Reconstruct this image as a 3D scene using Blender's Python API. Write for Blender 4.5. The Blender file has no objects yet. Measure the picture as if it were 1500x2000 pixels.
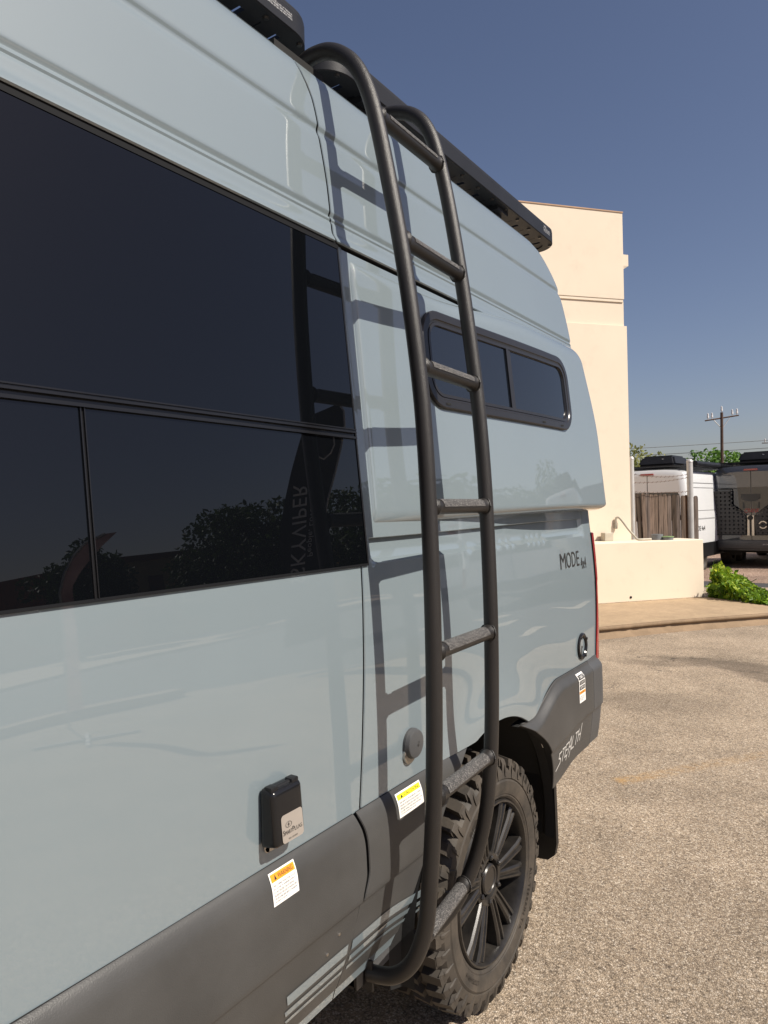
import bpy, bmesh, math, random
from math import sin, cos, pi, sqrt, radians, atan2, hypot, exp
from mathutils import Vector, Matrix
random.seed(7)
R = random.random
def U(a, b): return a + (b - a) * random.random()
scene = bpy.context.scene
C = scene.collection

# ------------------------------------------------------------------ camera, sky, sun, exposure
cam = bpy.data.cameras.new('camera'); camo = bpy.data.objects.new('camera', cam); C.objects.link(camo)
cam.sensor_fit = 'VERTICAL'; cam.sensor_height = 36; cam.lens = 24.966
cam.clip_start = .02; cam.clip_end = 3000
_a, _p, _r = radians(34.1), radians(-.2), radians(1.3)
_fw = Vector((-sin(_a) * cos(_p), cos(_a) * cos(_p), sin(_p))); _rt = Vector((cos(_a), sin(_a), 0)); _up = _rt.cross(_fw)
_rt, _up = _rt * cos(_r) - _up * sin(_r), _up * cos(_r) + _rt * sin(_r)
camo.matrix_world = Matrix(((_rt.x, _up.x, -_fw.x, .968), (_rt.y, _up.y, -_fw.y, 0), (_rt.z, _up.z, -_fw.z, 1.53), (0, 0, 0, 1)))
scene.camera = camo

SUN_EL, SUN_AZ = 45.5, 5.0        # azimuth measured from +X towards +Y
w = bpy.data.worlds.new('World'); scene.world = w; w.use_nodes = True
wn = w.node_tree; wn.nodes.clear()
sky = wn.nodes.new('ShaderNodeTexSky'); sky.sky_type = 'NISHITA'; sky.sun_disc = False
sky.sun_elevation = radians(SUN_EL); sky.sun_rotation = radians(90 - SUN_AZ)
sky.altitude = 0; sky.air_density = 1.0; sky.dust_density = 1.2; sky.ozone_density = 1.6
bg = wn.nodes.new('ShaderNodeBackground'); bg.inputs['Strength'].default_value = .064
wo = wn.nodes.new('ShaderNodeOutputWorld')
tint = wn.nodes.new('ShaderNodeMix'); tint.data_type = 'RGBA'; tint.blend_type = 'MULTIPLY'; tint.inputs[0].default_value = 1
tint.inputs[7].default_value = (1.12, 1.0, 1.04, 1); wn.links.new(sky.outputs[0], tint.inputs[6]); wn.links.new(tint.outputs[2], bg.inputs[0]); wn.links.new(bg.outputs[0], wo.inputs[0])
sl = bpy.data.lights.new('sun', 'SUN'); sl.energy = 5.0; sl.angle = radians(.53); sl.color = (1, .93, .82)
so = bpy.data.objects.new('sun', sl); C.objects.link(so); so.location = (20, 2, 20)
_d = Vector((cos(radians(SUN_EL)) * cos(radians(SUN_AZ)), cos(radians(SUN_EL)) * sin(radians(SUN_AZ)), sin(radians(SUN_EL))))
so.rotation_euler = _d.to_track_quat('Z', 'Y').to_euler()
vs = scene.view_settings; vs.view_transform = 'Standard'; vs.look = 'None'; vs.gamma = 1; vs.use_curve_mapping = False
vs.exposure = .36

# ------------------------------------------------------------------ materials
class NT:
    def __init__(s, name):
        s.m = bpy.data.materials.new(name); s.m.use_nodes = True; s.t = s.m.node_tree
        s.b = s.t.nodes['Principled BSDF']; s.out = s.t.nodes['Material Output']
    def n(s, ty, **k):
        nd = s.t.nodes.new(ty)
        for a, v in k.items():
            if a.startswith('i_'):
                key = a[2:]; key = int(key) if key.isdigit() else key.replace('_', ' ')
                nd.inputs[key].default_value = v
            else: setattr(nd, a, v)
        return nd
    def l(s, a, b): s.t.links.new(a, b)
    def coord(s, kind='Object'):
        if kind == 'World': return s.n('ShaderNodeNewGeometry').outputs['Position']
        return s.n('ShaderNodeTexCoord').outputs[kind]
    def noise(s, scale, detail=3, rough=.5, co=None, dist=0):
        nd = s.n('ShaderNodeTexNoise', i_Scale=scale, i_Detail=detail, i_Roughness=rough, i_Distortion=dist)
        s.l(co if co is not None else s.coord('World'), nd.inputs['Vector']); return nd
    def ramp(s, inp, stops):
        nd = s.n('ShaderNodeValToRGB'); cr = nd.color_ramp
        while len(cr.elements) < len(stops): cr.elements.new(.5)
        for e, (p, c) in zip(cr.elements, stops):
            e.position = p; e.color = (c[0], c[1], c[2], 1) if hasattr(c, '__len__') else (c, c, c, 1)
        s.l(inp, nd.inputs[0]); return nd.outputs[0]
    def mix(s, fac, a, b, blend='MIX'):
        nd = s.n('ShaderNodeMix', data_type='RGBA', blend_type=blend)
        for sock, v in ((nd.inputs[0], fac), (nd.inputs[6], a), (nd.inputs[7], b)):
            if isinstance(v, bpy.types.NodeSocket): s.l(v, sock)
            elif hasattr(v, '__len__'): sock.default_value = (v[0], v[1], v[2], 1)
            else: sock.default_value = v
        return nd.outputs[2]
    def math(s, op, a, b=0, c=0):
        nd = s.n('ShaderNodeMath', operation=op)
        for i, v in enumerate((a, b, c)):
            if isinstance(v, bpy.types.NodeSocket): s.l(v, nd.inputs[i])
            else: nd.inputs[i].default_value = v
        return nd.outputs[0]
    def bump(s, h, strength=.3, dist=.01):
        nd = s.n('ShaderNodeBump', i_Strength=strength, i_Distance=dist); s.l(h, nd.inputs['Height'])
        s.l(nd.outputs[0], s.b.inputs['Normal'])
    def col(s, v):
        if isinstance(v, bpy.types.NodeSocket): s.l(v, s.b.inputs['Base Color'])
        else: s.b.inputs['Base Color'].default_value = (*v, 1)
    def set(s, rough=.5, metal=0, coat=0, coatr=.02, spec=.5, ior=1.5):
        b = s.b.inputs; b['Roughness'].default_value = rough; b['Metallic'].default_value = metal
        b['Coat Weight'].default_value = coat; b['Coat Roughness'].default_value = coatr
        b['Specular IOR Level'].default_value = spec; b['IOR'].default_value = ior; return s
def simple(name, col, rough=.5, metal=0, var=.12, vscale=6, bump=0, bscale=300, **k):
    t = NT(name); t.set(rough, metal, **k)
    nz = t.noise(vscale, 4, .6)
    t.col(t.mix(t.ramp(nz.outputs[0], [(.3, 0), (.7, 1)]), [c * (1 - var) for c in col], [min(1, c * (1 + var)) for c in col]))
    if bump:
        t.bump(t.noise(bscale, 2).outputs[0], bump, .002)
    return t.m
M = {}
def paint(name, col, coatr=.004):
    t = NT(name); t.set(.5, 0, coat=1, coatr=coatr, spec=.25); t.b.inputs['Coat IOR'].default_value = 1.8
    d = t.noise(3.2, 5, .6); f = t.noise(900, 1)
    t.col(t.mix(t.ramp(d.outputs[0], [(.35, 0), (.75, 1)]), col, [c * 1.03 for c in col]))
    r = t.ramp(t.noise(7, 4, .65).outputs[0], [(.35, coatr), (.8, coatr * 2.2)]); t.l(r, t.b.inputs['Coat Roughness'])
    return t.m
M['paint'] = paint('blue_grey_paint', (.176, .215, .235))
M['white_paint'] = paint('white_paint', (.72, .73, .74), .05)
M['graphite_paint'] = paint('graphite_paint', (.045, .048, .055), .03)
t = NT('tinted_glass'); t.set(.0, ior=1.46); t.col((.0025, .003, .004)); t.b.inputs['Specular Tint'].default_value = (.88, .92, 1, 1); M['glass'] = t.m
t = NT('smoked_glass'); t.set(.0, ior=1.7); t.col((.006, .008, .012)); M['pane'] = t.m
M['black_gap'] = simple('dark_cavity', (.006, .006, .006), .9)
M['rubber_trim'] = simple('black_rubber_trim', (.009, .009, .010), .42, bump=.05, spec=.35)
M['seal'] = simple('matt_black_seal', (.006, .0065, .008), .7, spec=.15)
M['gloss_trim'] = simple('gloss_black_trim', (.010, .010, .011), .18, spec=.4)
def textured_black(name, col, rough, bs, bstr, spec=.45):
    t = NT(name); t.set(rough, spec=spec)
    n1 = t.noise(5, 4, .6); n2 = t.noise(bs, 2, .5)
    t.col(t.mix(t.ramp(n1.outputs[0], [(.3, 0), (.75, 1)]), [c * .85 for c in col], [c * 1.25 for c in col]))
    t.bump(n2.outputs[0], bstr, .0015); return t.m
M['powder'] = textured_black('black_powder_coat', (.019, .017, .016), .40, 700, .5)
M['rack'] = textured_black('rack_black_anodised', (.016, .017, .021), .5, 500, .25, .2)
M['cladding'] = textured_black('charcoal_cladding', (.051, .0505, .0495), .44, 480, .3)
M['board'] = textured_black('black_board', (.042, .041, .041), .55, 300, .2, .3)
M['bumper'] = textured_black('charcoal_bumper', (.060, .061, .063), .48, 480, .3)
t = NT('grip_tape'); t.set(.55, spec=.6)
v = t.n('ShaderNodeTexVoronoi', i_Scale=620.0); t.l(t.coord('World'), v.inputs['Vector'])
t.col(t.ramp(v.outputs['Color'], [(.15, (.03, .03, .03)), (.6, (.085, .08, .077)), (.92, (.34, .32, .30))]))
t.bump(v.outputs['Distance'], .9, .003); M['grip'] = t.m
t = NT('tyre_rubber'); t.set(.62, spec=.35)
n1 = t.noise(9, 5, .65); n2 = t.noise(240, 3, .6)
t.col(t.mix(t.ramp(n1.outputs[0], [(.35, 0), (.72, 1)]), (.034, .030, .026), (.085, .070, .055)))
t.bump(n2.outputs[0], .25, .002); M['rubber'] = t.m
t = NT('wheel_black'); t.set(.33, spec=.6)
n1 = t.noise(14, 5, .7)
t.col(t.mix(t.ramp(n1.outputs[0], [(.35, 0), (.75, 1)]), (.011, .010, .0095), (.034, .030, .026)))
t.bump(t.noise(500, 2).outputs[0], .15, .001); M['rim'] = t.m
M['liner'] = simple('arch_liner_black', (.009, .009, .009), .8, bump=.3, bscale=60)
M['red_lens'] = simple('red_tail_lens', (.30, .008, .012), .08, coat=1)
M['steel'] = simple('brushed_steel', (.50, .48, .45), .28, 1, var=.06)
M['label_silver'] = simple('silver_label', (.40, .36, .32), .32, .35, var=.05)
M['sticker'] = simple('white_sticker', (.78, .76, .73), .4, var=.03)
M['orange'] = simple('orange_print', (.80, .30, .02), .45, var=.03)
M['yellow'] = simple('yellow_print', (.80, .72, .03), .45, var=.03)
M['ink'] = simple('black_ink', (.025, .024, .023), .45)
M['grey_ink'] = simple('grey_ink', (.22, .22, .22), .5)
M['print_ink'] = simple('small_print_ink', (.05, .05, .05), .5)
M['silver_ink'] = simple('silver_lettering', (.46, .45, .43), .35)
M['white_ink'] = simple('white_lettering', (.55, .55, .56), .5)
M['red_ink'] = simple('red_lettering', (.35, .04, .035), .5)
# ground
def ground_mat():
    t = NT('chip_seal_gravel'); t.set(.85, spec=.25)
    P = t.coord('World')
    v = t.n('ShaderNodeTexVoronoi', i_Scale=185.0); t.l(P, v.inputs['Vector'])
    v2 = t.n('ShaderNodeTexVoronoi', i_Scale=92.0); t.l(P, v2.inputs['Vector'])
    sep = t.n('ShaderNodeSeparateColor'); t.l(v.outputs['Color'], sep.inputs[0])
    sep2 = t.n('ShaderNodeSeparateColor'); t.l(v2.outputs['Color'], sep2.inputs[0])
    c1 = t.ramp(sep.outputs[0], [(.0, (.11, .085, .066)), (.14, (.26, .205, .152)), (.5, (.40, .318, .235)), (.8, (.54, .44, .335)), (1, (.82, .72, .60))])
    c2 = t.ramp(sep2.outputs[1], [(.0, (.13, .10, .07)), (.45, (.33, .25, .17)), (.85, (.50, .39, .265)), (1, (.73, .635, .505))])
    c = t.mix(.35, c1, c2)
    edge = t.ramp(v.outputs['Distance'], [(.35, 1), (.80, .55)]); c = t.mix(1, c, edge, 'MULTIPLY')
    big = t.noise(.55, 5, .62); c = t.mix(1, c, t.ramp(big.outputs[0], [(.32, .76), (.5, 1.0), (.68, 1.14)]), 'MULTIPLY')
    med = t.noise(2.6, 4, .6); c = t.mix(1, c, t.ramp(med.outputs[0], [(.36, .88), (.6, 1.06)]), 'MULTIPLY')
    sp = t.n('ShaderNodeSeparateXYZ'); t.l(P, sp.inputs[0])
    def blob(x, y, sx, sy, ang):     # a dark patch with its own ragged outline
        dx = t.math('SUBTRACT', sp.outputs[0], x); dy = t.math('SUBTRACT', sp.outputs[1], y)
        ca, sa = cos(ang), sin(ang)
        a = t.math('DIVIDE', t.math('ADD', t.math('MULTIPLY', dx, ca), t.math('MULTIPLY', dy, sa)), sx)
        b = t.math('DIVIDE', t.math('SUBTRACT', t.math('MULTIPLY', dy, ca), t.math('MULTIPLY', dx, sa)), sy)
        d = t.math('ADD', t.math('MULTIPLY', a, a), t.math('MULTIPLY', b, b))
        nn = t.noise(5, 5, .7); d = t.math('ADD', d, t.math('MULTIPLY', t.math('SUBTRACT', nn.outputs[0], .5), 1.6))
        return t.ramp(d, [(.25, 1), (1., 0)])
    for (x, y, sx, sy, an, k) in ((-.05, 7.3, .95, .26, -.12, .55), (-.75, 7.05, .45, .16, .2, .35), (.3, 6.9, .5, .2, -.5, .5), (-.35, 5.7, .7, .35, .4, .22), (.3, 2.6, .5, .9, .3, .2)):
        c = t.mix(t.math('MULTIPLY', blob(x, y, sx, sy, an), k), c, (.055, .043, .034))
    # worn yellow paint line from (-.2,3.95) to (.46,4.86) and on
    dx, dy = .66, .91; L = hypot(dx, dy); dx /= L; dy /= L
    rx = t.math('ADD', sp.outputs[0], .2); ry = t.math('SUBTRACT', sp.outputs[1], 3.93)
    al = t.math('ADD', t.math('MULTIPLY', rx, dx), t.math('MULTIPLY', ry, dy))
    ac = t.math('ABSOLUTE', t.math('SUBTRACT', t.math('MULTIPLY', ry, dx), t.math('MULTIPLY', rx, dy)))
    m = t.math('MULTIPLY', t.ramp(ac, [(.03, 1), (.065, 0)]), t.ramp(al, [(0, 0), (.03, 1), (.12, .75), (.4, .42), (1, .32)]))
    m = t.math('MULTIPLY', m, t.ramp(t.noise(26, 4, .7).outputs[0], [(.4, .1), (.58, 1)]))
    c = t.mix(t.math('MULTIPLY', m, .62), c, (.46, .27, .09))
    # cracks
    wv = t.n('ShaderNodeTexVoronoi', feature='DISTANCE_TO_EDGE', i_Scale=.62)
    nd = t.noise(3.5, 4, .6); off = t.n('ShaderNodeVectorMath', operation='SCALE', i_Scale=.55); t.l(nd.outputs['Color'], off.inputs[0])
    ad = t.n('ShaderNodeVectorMath', operation='ADD'); t.l(P, ad.inputs[0]); t.l(off.outputs[0], ad.inputs[1]); t.l(ad.outputs[0], wv.inputs['Vector'])
    ck = t.math('MULTIPLY', t.ramp(wv.outputs[0], [(.0, 1), (.009, 0)]), t.ramp(t.noise(.9, 3).outputs[0], [(.43, 0), (.56, .75)]))
    ck = t.math('MULTIPLY', ck, t.ramp(t.math('MULTIPLY', sp.outputs[1], .1), [(.50, 0), (.60, 1)]))
    c = t.mix(ck, c, (.03, .024, .02))
    t.col(c)
    h = t.math('ADD', t.math('MULTIPLY', v.outputs['Distance'], -1.0), t.math('MULTIPLY', sep.outputs[2], .7))
    t.bump(h, .5, .006); return t.m
M['ground'] = ground_mat()
def concrete(name, col, scale=1.0, streak=True):
    t = NT(name); t.set(.85, spec=.3)
    a = t.noise(1.6 * scale, 6, .65); b = t.noise(40 * scale, 3, .6); st = t.noise(6, 4, .6, dist=1.2)
    c = t.mix(t.ramp(a.outputs[0], [(.3, 0), (.7, 1)]), [x * .86 for x in col], [x * 1.1 for x in col])
    c = t.mix(1, c, t.ramp(b.outputs[0], [(.3, .9), (.7, 1.05)]), 'MULTIPLY')
    if streak: c = t.mix(1, c, t.ramp(st.outputs[0], [(.35, .9), (.6, 1.03)]), 'MULTIPLY')
    t.col(c); t.bump(b.outputs[0], .25, .004); return t.m
def stucco(name, col):
    t = NT(name); t.set(.9, spec=.2)
    a = t.noise(.9, 5, .6); b = t.noise(90, 3, .6); g = t.noise(3.5, 5, .65)
    c = t.mix(t.ramp(a.outputs[0], [(.3, 0), (.7, 1)]), [x * .96 for x in col], [min(1, x * 1.03) for x in col])
    c = t.mix(1, c, t.ramp(g.outputs[0], [(.25, .93), (.45, 1)]), 'MULTIPLY')
    t.col(c); t.bump(b.outputs[0], .2, .004); return t.m
M['concrete'] = concrete('pavement_concrete', (.40, .295, .19))
M['kerb'] = concrete('kerb_concrete', (.27, .19, .12), 2)
M['path'] = concrete('path_concrete', (.36, .28, .21))
M['asphalt'] = concrete('dark_asphalt', (.06, .058, .06), 2)
M['stucco'] = stucco('cream_stucco', (.73, .63, .505))
M['stucco_wall'] = stucco('cream_block_wall', (.73, .635, .505))
M['coping'] = simple('roof_coping_brown', (.38, .23, .13), .6)
t = NT('yard_gravel'); t.set(.9, spec=.2)
v = t.n('ShaderNodeTexVoronoi', i_Scale=42.0); t.l(t.coord('World'), v.inputs['Vector'])
t.col(t.mix(1, t.ramp(v.outputs['Color'], [(.0, (.16, .10, .07)), (.6, (.36, .25, .19)), (1, (.6, .48, .4))]), t.ramp(t.noise(.5, 4).outputs[0], [(.35, .75), (.65, 1.1)]), 'MULTIPLY'))
t.bump(v.outputs['Distance'], .7, .03); M['gravel'] = t.m
t = NT('weathered_wood'); t.set(.85, spec=.2)
oi = t.n('ShaderNodeObjectInfo'); mp = t.n('ShaderNodeMapping'); mp.inputs['Scale'].default_value = (34, 34, 2.2); t.l(t.coord('Object'), mp.inputs['Vector'])
cx = t.n('ShaderNodeCombineXYZ'); t.l(t.math('MULTIPLY', oi.outputs['Random'], 40), cx.inputs[2]); t.l(cx.outputs[0], mp.inputs['Location'])
g = t.noise(1.0, 5, .6, mp.outputs[0], .8)
base = t.ramp(oi.outputs['Random'], [(0, (.055, .038, .027)), (.3, (.16, .115, .088)), (.55, (.115, .09, .078)), (.75, (.14, .07, .033)), (1, (.20, .16, .135))])
t.col(t.mix(1, base, t.ramp(g.outputs[0], [(.28, .30), (.5, 1), (.72, 1.5)]), 'MULTIPLY')); t.bump(g.outputs[0], .5, .01); M['wood'] = t.m
M['galv'] = simple('galvanised_post', (.52, .51, .50), .5, .3, var=.1)
M['beige_metal'] = simple('beige_conduit_paint', (.44, .40, .32), .55)
M['grey_pvc'] = simple('grey_pvc', (.16, .17, .18), .5)
M['green_cap'] = simple('green_cap', (.20, .30, .13), .55)
M['wire'] = simple('rusty_wire', (.16, .10, .075), .7)
M['pole_wood'] = simple('utility_pole_wood', (.075, .042, .03), .85, var=.35, vscale=3)
M['insulator'] = simple('porcelain', (.62, .60, .60), .3)
M['bark'] = simple('bark', (.09, .07, .05), .9, var=.3)
def leaf(name, c1, c2, c3):
    t = NT(name); t.set(.5, spec=.3)
    oi = t.n('ShaderNodeAttribute', attribute_name='tone')
    c = t.ramp(oi.outputs['Fac'], [(0, c1), (.55, c2), (1, c3)]); t.col(c)
    tr = t.n('ShaderNodeBsdfTranslucent'); t.l(c, tr.inputs[0]); mx = t.n('ShaderNodeMixShader', i_0=.3)
    t.l(t.b.outputs[0], mx.inputs[1]); t.l(tr.outputs[0], mx.inputs[2]); t.l(mx.outputs[0], t.out.inputs[0]); return t.m
M['leaf_vine'] = leaf('vine_leaf', (.045, .10, .01), (.19, .33, .018), (.46, .50, .04))
M['leaf_strap'] = leaf('strap_leaf', (.03, .08, .015), (.06, .14, .02), (.16, .26, .06))
M['leaf_mesquite'] = leaf('mesquite_leaf', (.13, .15, .04), (.22, .24, .07), (.32, .31, .12))
M['leaf_green'] = leaf('green_leaf', (.04, .10, .012), (.10, .22, .03), (.19, .33, .06))
M['leaf_dark'] = leaf('dark_leaf', (.02, .04, .008), (.045, .08, .015), (.09, .14, .03))
M['brick_red'] = simple('terracotta_wall', (.26, .09, .05), .85)
M['tan_wall'] = simple('tan_wall', (.50, .36, .17), .85)
M['tan_trim'] = simple('brown_cornice', (.20, .07, .04), .8)
M['grey_wall'] = simple('grey_metal_wall', (.25, .28, .33), .6)
M['awning'] = simple('maroon_awning', (.17, .05, .04), .8)
M['flag_black'] = simple('black_flag_cloth', (.012, .012, .013), .8)
t = NT('faded_pink_flag_cloth'); t.set(.8)
c = t.mix(t.ramp(t.noise(4, 4, .6).outputs[0], [(.35, 0), (.65, 1)]), (.22, .10, .10), (.50, .32, .30)); t.col(c)
tr = t.n('ShaderNodeBsdfTranslucent'); t.l(c, tr.inputs[0]); mx = t.n('ShaderNodeMixShader', i_0=.35); t.l(t.b.outputs[0], mx.inputs[1]); t.l(tr.outputs[0], mx.inputs[2]); t.l(mx.outputs[0], t.out.inputs[0]); M['flag_pink'] = t.m

# ------------------------------------------------------------------ mesh helpers
ROOT = {}
def link(name, verts, faces, mat, parent=None, smooth=True, sharp=None):
    me = bpy.data.meshes.new(name); me.from_pydata([tuple(v) for v in verts], [], faces); me.update()
    if smooth: me.shade_smooth()
    o = bpy.data.objects.new(name, me); C.objects.link(o)
    for m in (mat if isinstance(mat, (list, tuple)) else [mat]): me.materials.append(m)
    setpar(o, parent)
    if sharp is not None and smooth:
        me.set_sharp_from_angle(angle=radians(sharp))
    return o
def setpar(o, parent):
    if parent is None: return
    o.parent = parent
    if parent.type == 'EMPTY': o.location = -parent.location if not parent.get('local') else (0, 0, 0)
def thing(name, label, cat, loc=(0, 0, 0), group=None, local=False):
    o = bpy.data.objects.new(name, None); C.objects.link(o); o.location = loc; o.empty_display_size = .2
    o['label'] = label; o['category'] = cat
    if group: o['group'] = group
    if local: o['local'] = 1
    return o
def tag(o, label, cat, group=None):
    o['label'] = label; o['category'] = cat
    if group: o['group'] = group
    return o
def struct(o): o['kind'] = 'structure'; return o

def partroot(name, parent):
    o = bpy.data.objects.new(name, None); C.objects.link(o); o.parent = parent; o.empty_display_size = .1
    o.location = -parent.location; o['local'] = 1; return o

class MB:
    def __init__(s): s.v = []; s.f = []; s.mi = []; s.cur = 0
    def add(s, vs, fs):
        k = len(s.v); s.v += [tuple(v) for v in vs]; s.f += [tuple(i + k for i in f) for f in fs]; s.mi += [s.cur] * len(fs)
    def box(s, a, b, bev=0):
        (x0, y0, z0), (x1, y1, z1) = a, b
        if not bev:
            s.add([(x0, y0, z0), (x1, y0, z0), (x1, y1, z0), (x0, y1, z0), (x0, y0, z1), (x1, y0, z1), (x1, y1, z1), (x0, y1, z1)],
                  [(0, 3, 2, 1), (4, 5, 6, 7), (0, 1, 5, 4), (1, 2, 6, 5), (2, 3, 7, 6), (3, 0, 4, 7)]); return
        bm = bmesh.new(); bmesh.ops.create_cube(bm, size=1)
        for v in bm.verts:
            v.co = Vector(((x0 + x1) / 2 + v.co.x * (x1 - x0), (y0 + y1) / 2 + v.co.y * (y1 - y0), (z0 + z1) / 2 + v.co.z * (z1 - z0)))
        bmesh.ops.bevel(bm, geom=bm.edges[:], offset=bev, segments=2, profile=.5, affect='EDGES'); s.bm(bm)
    def bm(s, bm):
        bm.verts.index_update(); s.add([v.co[:] for v in bm.verts], [[v.index for v in f.verts] for f in bm.faces]); bm.free()
    def tube(s, pts, r, seg=14, cap=True, rf=None):
        pts = [Vector(p) for p in pts]; n = len(pts); rings = []
        up = None
        for i, p in enumerate(pts):
            d = (pts[min(i + 1, n - 1)] - pts[max(i - 1, 0)]).normalized()
            if up is None:
                up = Vector((0, 0, 1)) if abs(d.z) < .9 else Vector((1, 0, 0))
            a = d.cross(up).normalized(); up = a.cross(d).normalized()
            rr = rf(i / (n - 1)) if rf else (r[i] if hasattr(r, '__len__') else r)
            rings.append([p + (a * cos(2 * pi * k / seg) + up * sin(2 * pi * k / seg)) * rr for k in range(seg)])
        vs = [v for q in rings for v in q]; fs = []
        for i in range(n - 1):
            for k in range(seg):
                k2 = (k + 1) % seg; fs.append((i * seg + k, i * seg + k2, (i + 1) * seg + k2, (i + 1) * seg + k))
        if cap: fs.append(tuple(range(seg - 1, -1, -1))); fs.append(tuple((n - 1) * seg + k for k in range(seg)))
        s.add(vs, fs)
    def lathe(s, prof, o=(0, 0, 0), axis='x', seg=48, closed=False):
        vs = []; m = len(prof)
        for k in range(seg):
            a = 2 * pi * k / seg
            for (t, r) in prof:
                p = (t, r * cos(a), r * sin(a)) if axis == 'x' else ((r * cos(a), r * sin(a), t) if axis == 'z' else (r * sin(a), t, r * cos(a)))
                vs.append((o[0] + p[0], o[1] + p[1], o[2] + p[2]))
        fs = []
        for k in range(seg):
            k2 = (k + 1) % seg
            for j in range(m - (0 if closed else 1)):
                j2 = (j + 1) % m; fs.append((k * m + j, k * m + j2, k2 * m + j2, k2 * m + j))
        s.add(vs, fs)
    def cyl(s, p, q, r, seg=12): s.tube([p, q], r, seg)
    def go(s, name, mat, parent=None, smooth=False, sharp=35):
        o = link(name, s.v, s.f, mat, parent, smooth, sharp)
        if isinstance(mat, (list, tuple)):
            o.data.polygons.foreach_set('material_index', s.mi)
        return o
def catmull(pts, n=6):
    P = [Vector(p) for p in pts]; out = []
    for i in range(len(P) - 1):
        a, b, c, d = P[max(i - 1, 0)], P[i], P[i + 1], P[min(i + 2, len(P) - 1)]
        for k in range(n):
            t = k / n
            out.append(.5 * ((2 * b) + (c - a) * t + (2 * a - 5 * b + 4 * c - d) * t * t + (3 * b - a - 3 * c + d) * t ** 3))
    out.append(P[-1]); return out
_TX = {}
def text_geo(s, spacing=1.0, res=3):
    key = (s, spacing, res)
    if key not in _TX:
        cu = bpy.data.curves.new('lettering', 'FONT'); cu.body = s; cu.size = 1; cu.resolution_u = res; cu.space_character = spacing
        ob = bpy.data.objects.new('lettering', cu); C.objects.link(ob)
        dg = bpy.context.evaluated_depsgraph_get(); me = ob.evaluated_get(dg).to_mesh()
        vs = [(v.co.x, v.co.y) for v in me.vertices]; fs = [tuple(p.vertices) for p in me.polygons]
        ob.evaluated_get(dg).to_mesh_clear(); bpy.data.objects.remove(ob); bpy.data.curves.remove(cu)
        x0 = min(v[0] for v in vs); x1 = max(v[0] for v in vs); y0 = min(v[1] for v in vs); y1 = max(v[1] for v in vs)
        _TX[key] = ([((x - x0) / (x1 - x0), (y - y0) / (y1 - y0)) for x, y in vs], fs, (x1 - x0) / (y1 - y0))
    return _TX[key]
def put_text(mb, s, fn, u0, u1, v0, v1, spacing=1.0, shear=0, res=3):
    vs, fs, asp = text_geo(s, spacing, res)
    mb.add([fn(u0 + (u1 - u0) * a + shear * (b - .5), v0 + (v1 - v0) * b) for a, b in vs], fs)
def quad(mb, fn, u0, u1, v0, v1, n=1, m=1):
    vs = [fn(u0 + (u1 - u0) * i / n, v0 + (v1 - v0) * j / m) for i in range(n + 1) for j in range(m + 1)]
    mb.add(vs, [(i * (m + 1) + j, (i + 1) * (m + 1) + j, (i + 1) * (m + 1) + j + 1, i * (m + 1) + j + 1) for i in range(n) for j in range(m)])

# ------------------------------------------------------------------ the van's side surface: x as a function of (Y, z)
def ss(t): t = max(0., min(1., t)); return t * t * (3 - 2 * t)
def pchip(xs, ys):
    n = len(xs); h = [xs[i + 1] - xs[i] for i in range(n - 1)]; d = [(ys[i + 1] - ys[i]) / h[i] for i in range(n - 1)]
    m = [d[0]] + [0 if d[i - 1] * d[i] <= 0 else 2 * d[i - 1] * d[i] / (d[i - 1] + d[i]) for i in range(1, n - 1)] + [d[-1]]
    def f(x):
        if x <= xs[0]: return ys[0] + m[0] * (x - xs[0])
        if x >= xs[-1]: return ys[-1] + m[-1] * (x - xs[-1])
        i = max(k for k in range(n - 1) if xs[k] <= x); t = (x - xs[i]) / h[i]
        return (ys[i] * (1 + 2 * t) * (1 - t) ** 2 + m[i] * h[i] * t * (1 - t) ** 2 + ys[i + 1] * t * t * (3 - 2 * t) + m[i + 1] * h[i] * t * t * (t - 1))
    return f
_S0 = pchip([.40, .43, .55, .70, .85, 1.0, 1.15, 1.28, 1.36, 1.40, 1.45, 1.55, 2.1, 2.25, 2.45, 2.56], [-.055, -.045, -.02, -.004, .004, .006, .004, -.002, -.008, -.012, -.018, -.0265, -.075, -.0885, -.112, -.128])
def S0(z):
    x = _S0(z)
    x -= .006 * exp(-((z - 2.243) / .0055) ** 2) + .0035 * exp(-((z - 2.228) / .004) ** 2)
    x += -.0042 * exp(-((z - 2.449) / .011) ** 2) + .003 * ss((z - 2.45) / .016) - .003 * ss((z - 2.466) / .11)
    return x
_YE = pchip([1.2, 1.9, 2.2, 2.4, 2.5, 2.58, 2.62, 2.66, 2.68], [3.115, 3.13, 3.135, 3.09, 3.02, 2.91, 2.80, 2.66, 2.52])
def YE(z): return 3.11 if z < 1.2 else _YE(z)
def corner(Y, z, Rc=.10):
    t = Y - (YE(z) - Rc)
    if t <= 0: return 0.
    t = min(t, Rc); return Rc - sqrt(max(0, Rc * Rc - t * t))
def wave(Y, z): return .0009 * sin(Y * 5.1 + z * 3.7) + .0006 * sin(Y * 9.3 - z * 7.1 + 1)
WY, WZ, WR = 2.0, .38, .49            # wheel arch
def S(Y, z):                           # outer skin without the recess
    x = S0(z) - corner(Y, z)
    if z < 1.4: x += wave(Y, z) * ss((1.4 - z) / .2)
    if z < 1.2 and Y > 1.3:
        d = hypot(Y - WY, z - WZ) - WR; x += .016 * exp(-(d / .10) ** 2) * ss((1.2 - z) / .15)
    return x
def SQ(Y, z):                          # rear quarter with its recessed band below the bulge
    rec = ss((z - 1.402 - .0 * Y) / .012) * ss((2.945 - Y) / .03) * ss((Y - 1.40) / .02 + .5)
    return S(Y, z) - .016 * rec
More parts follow.
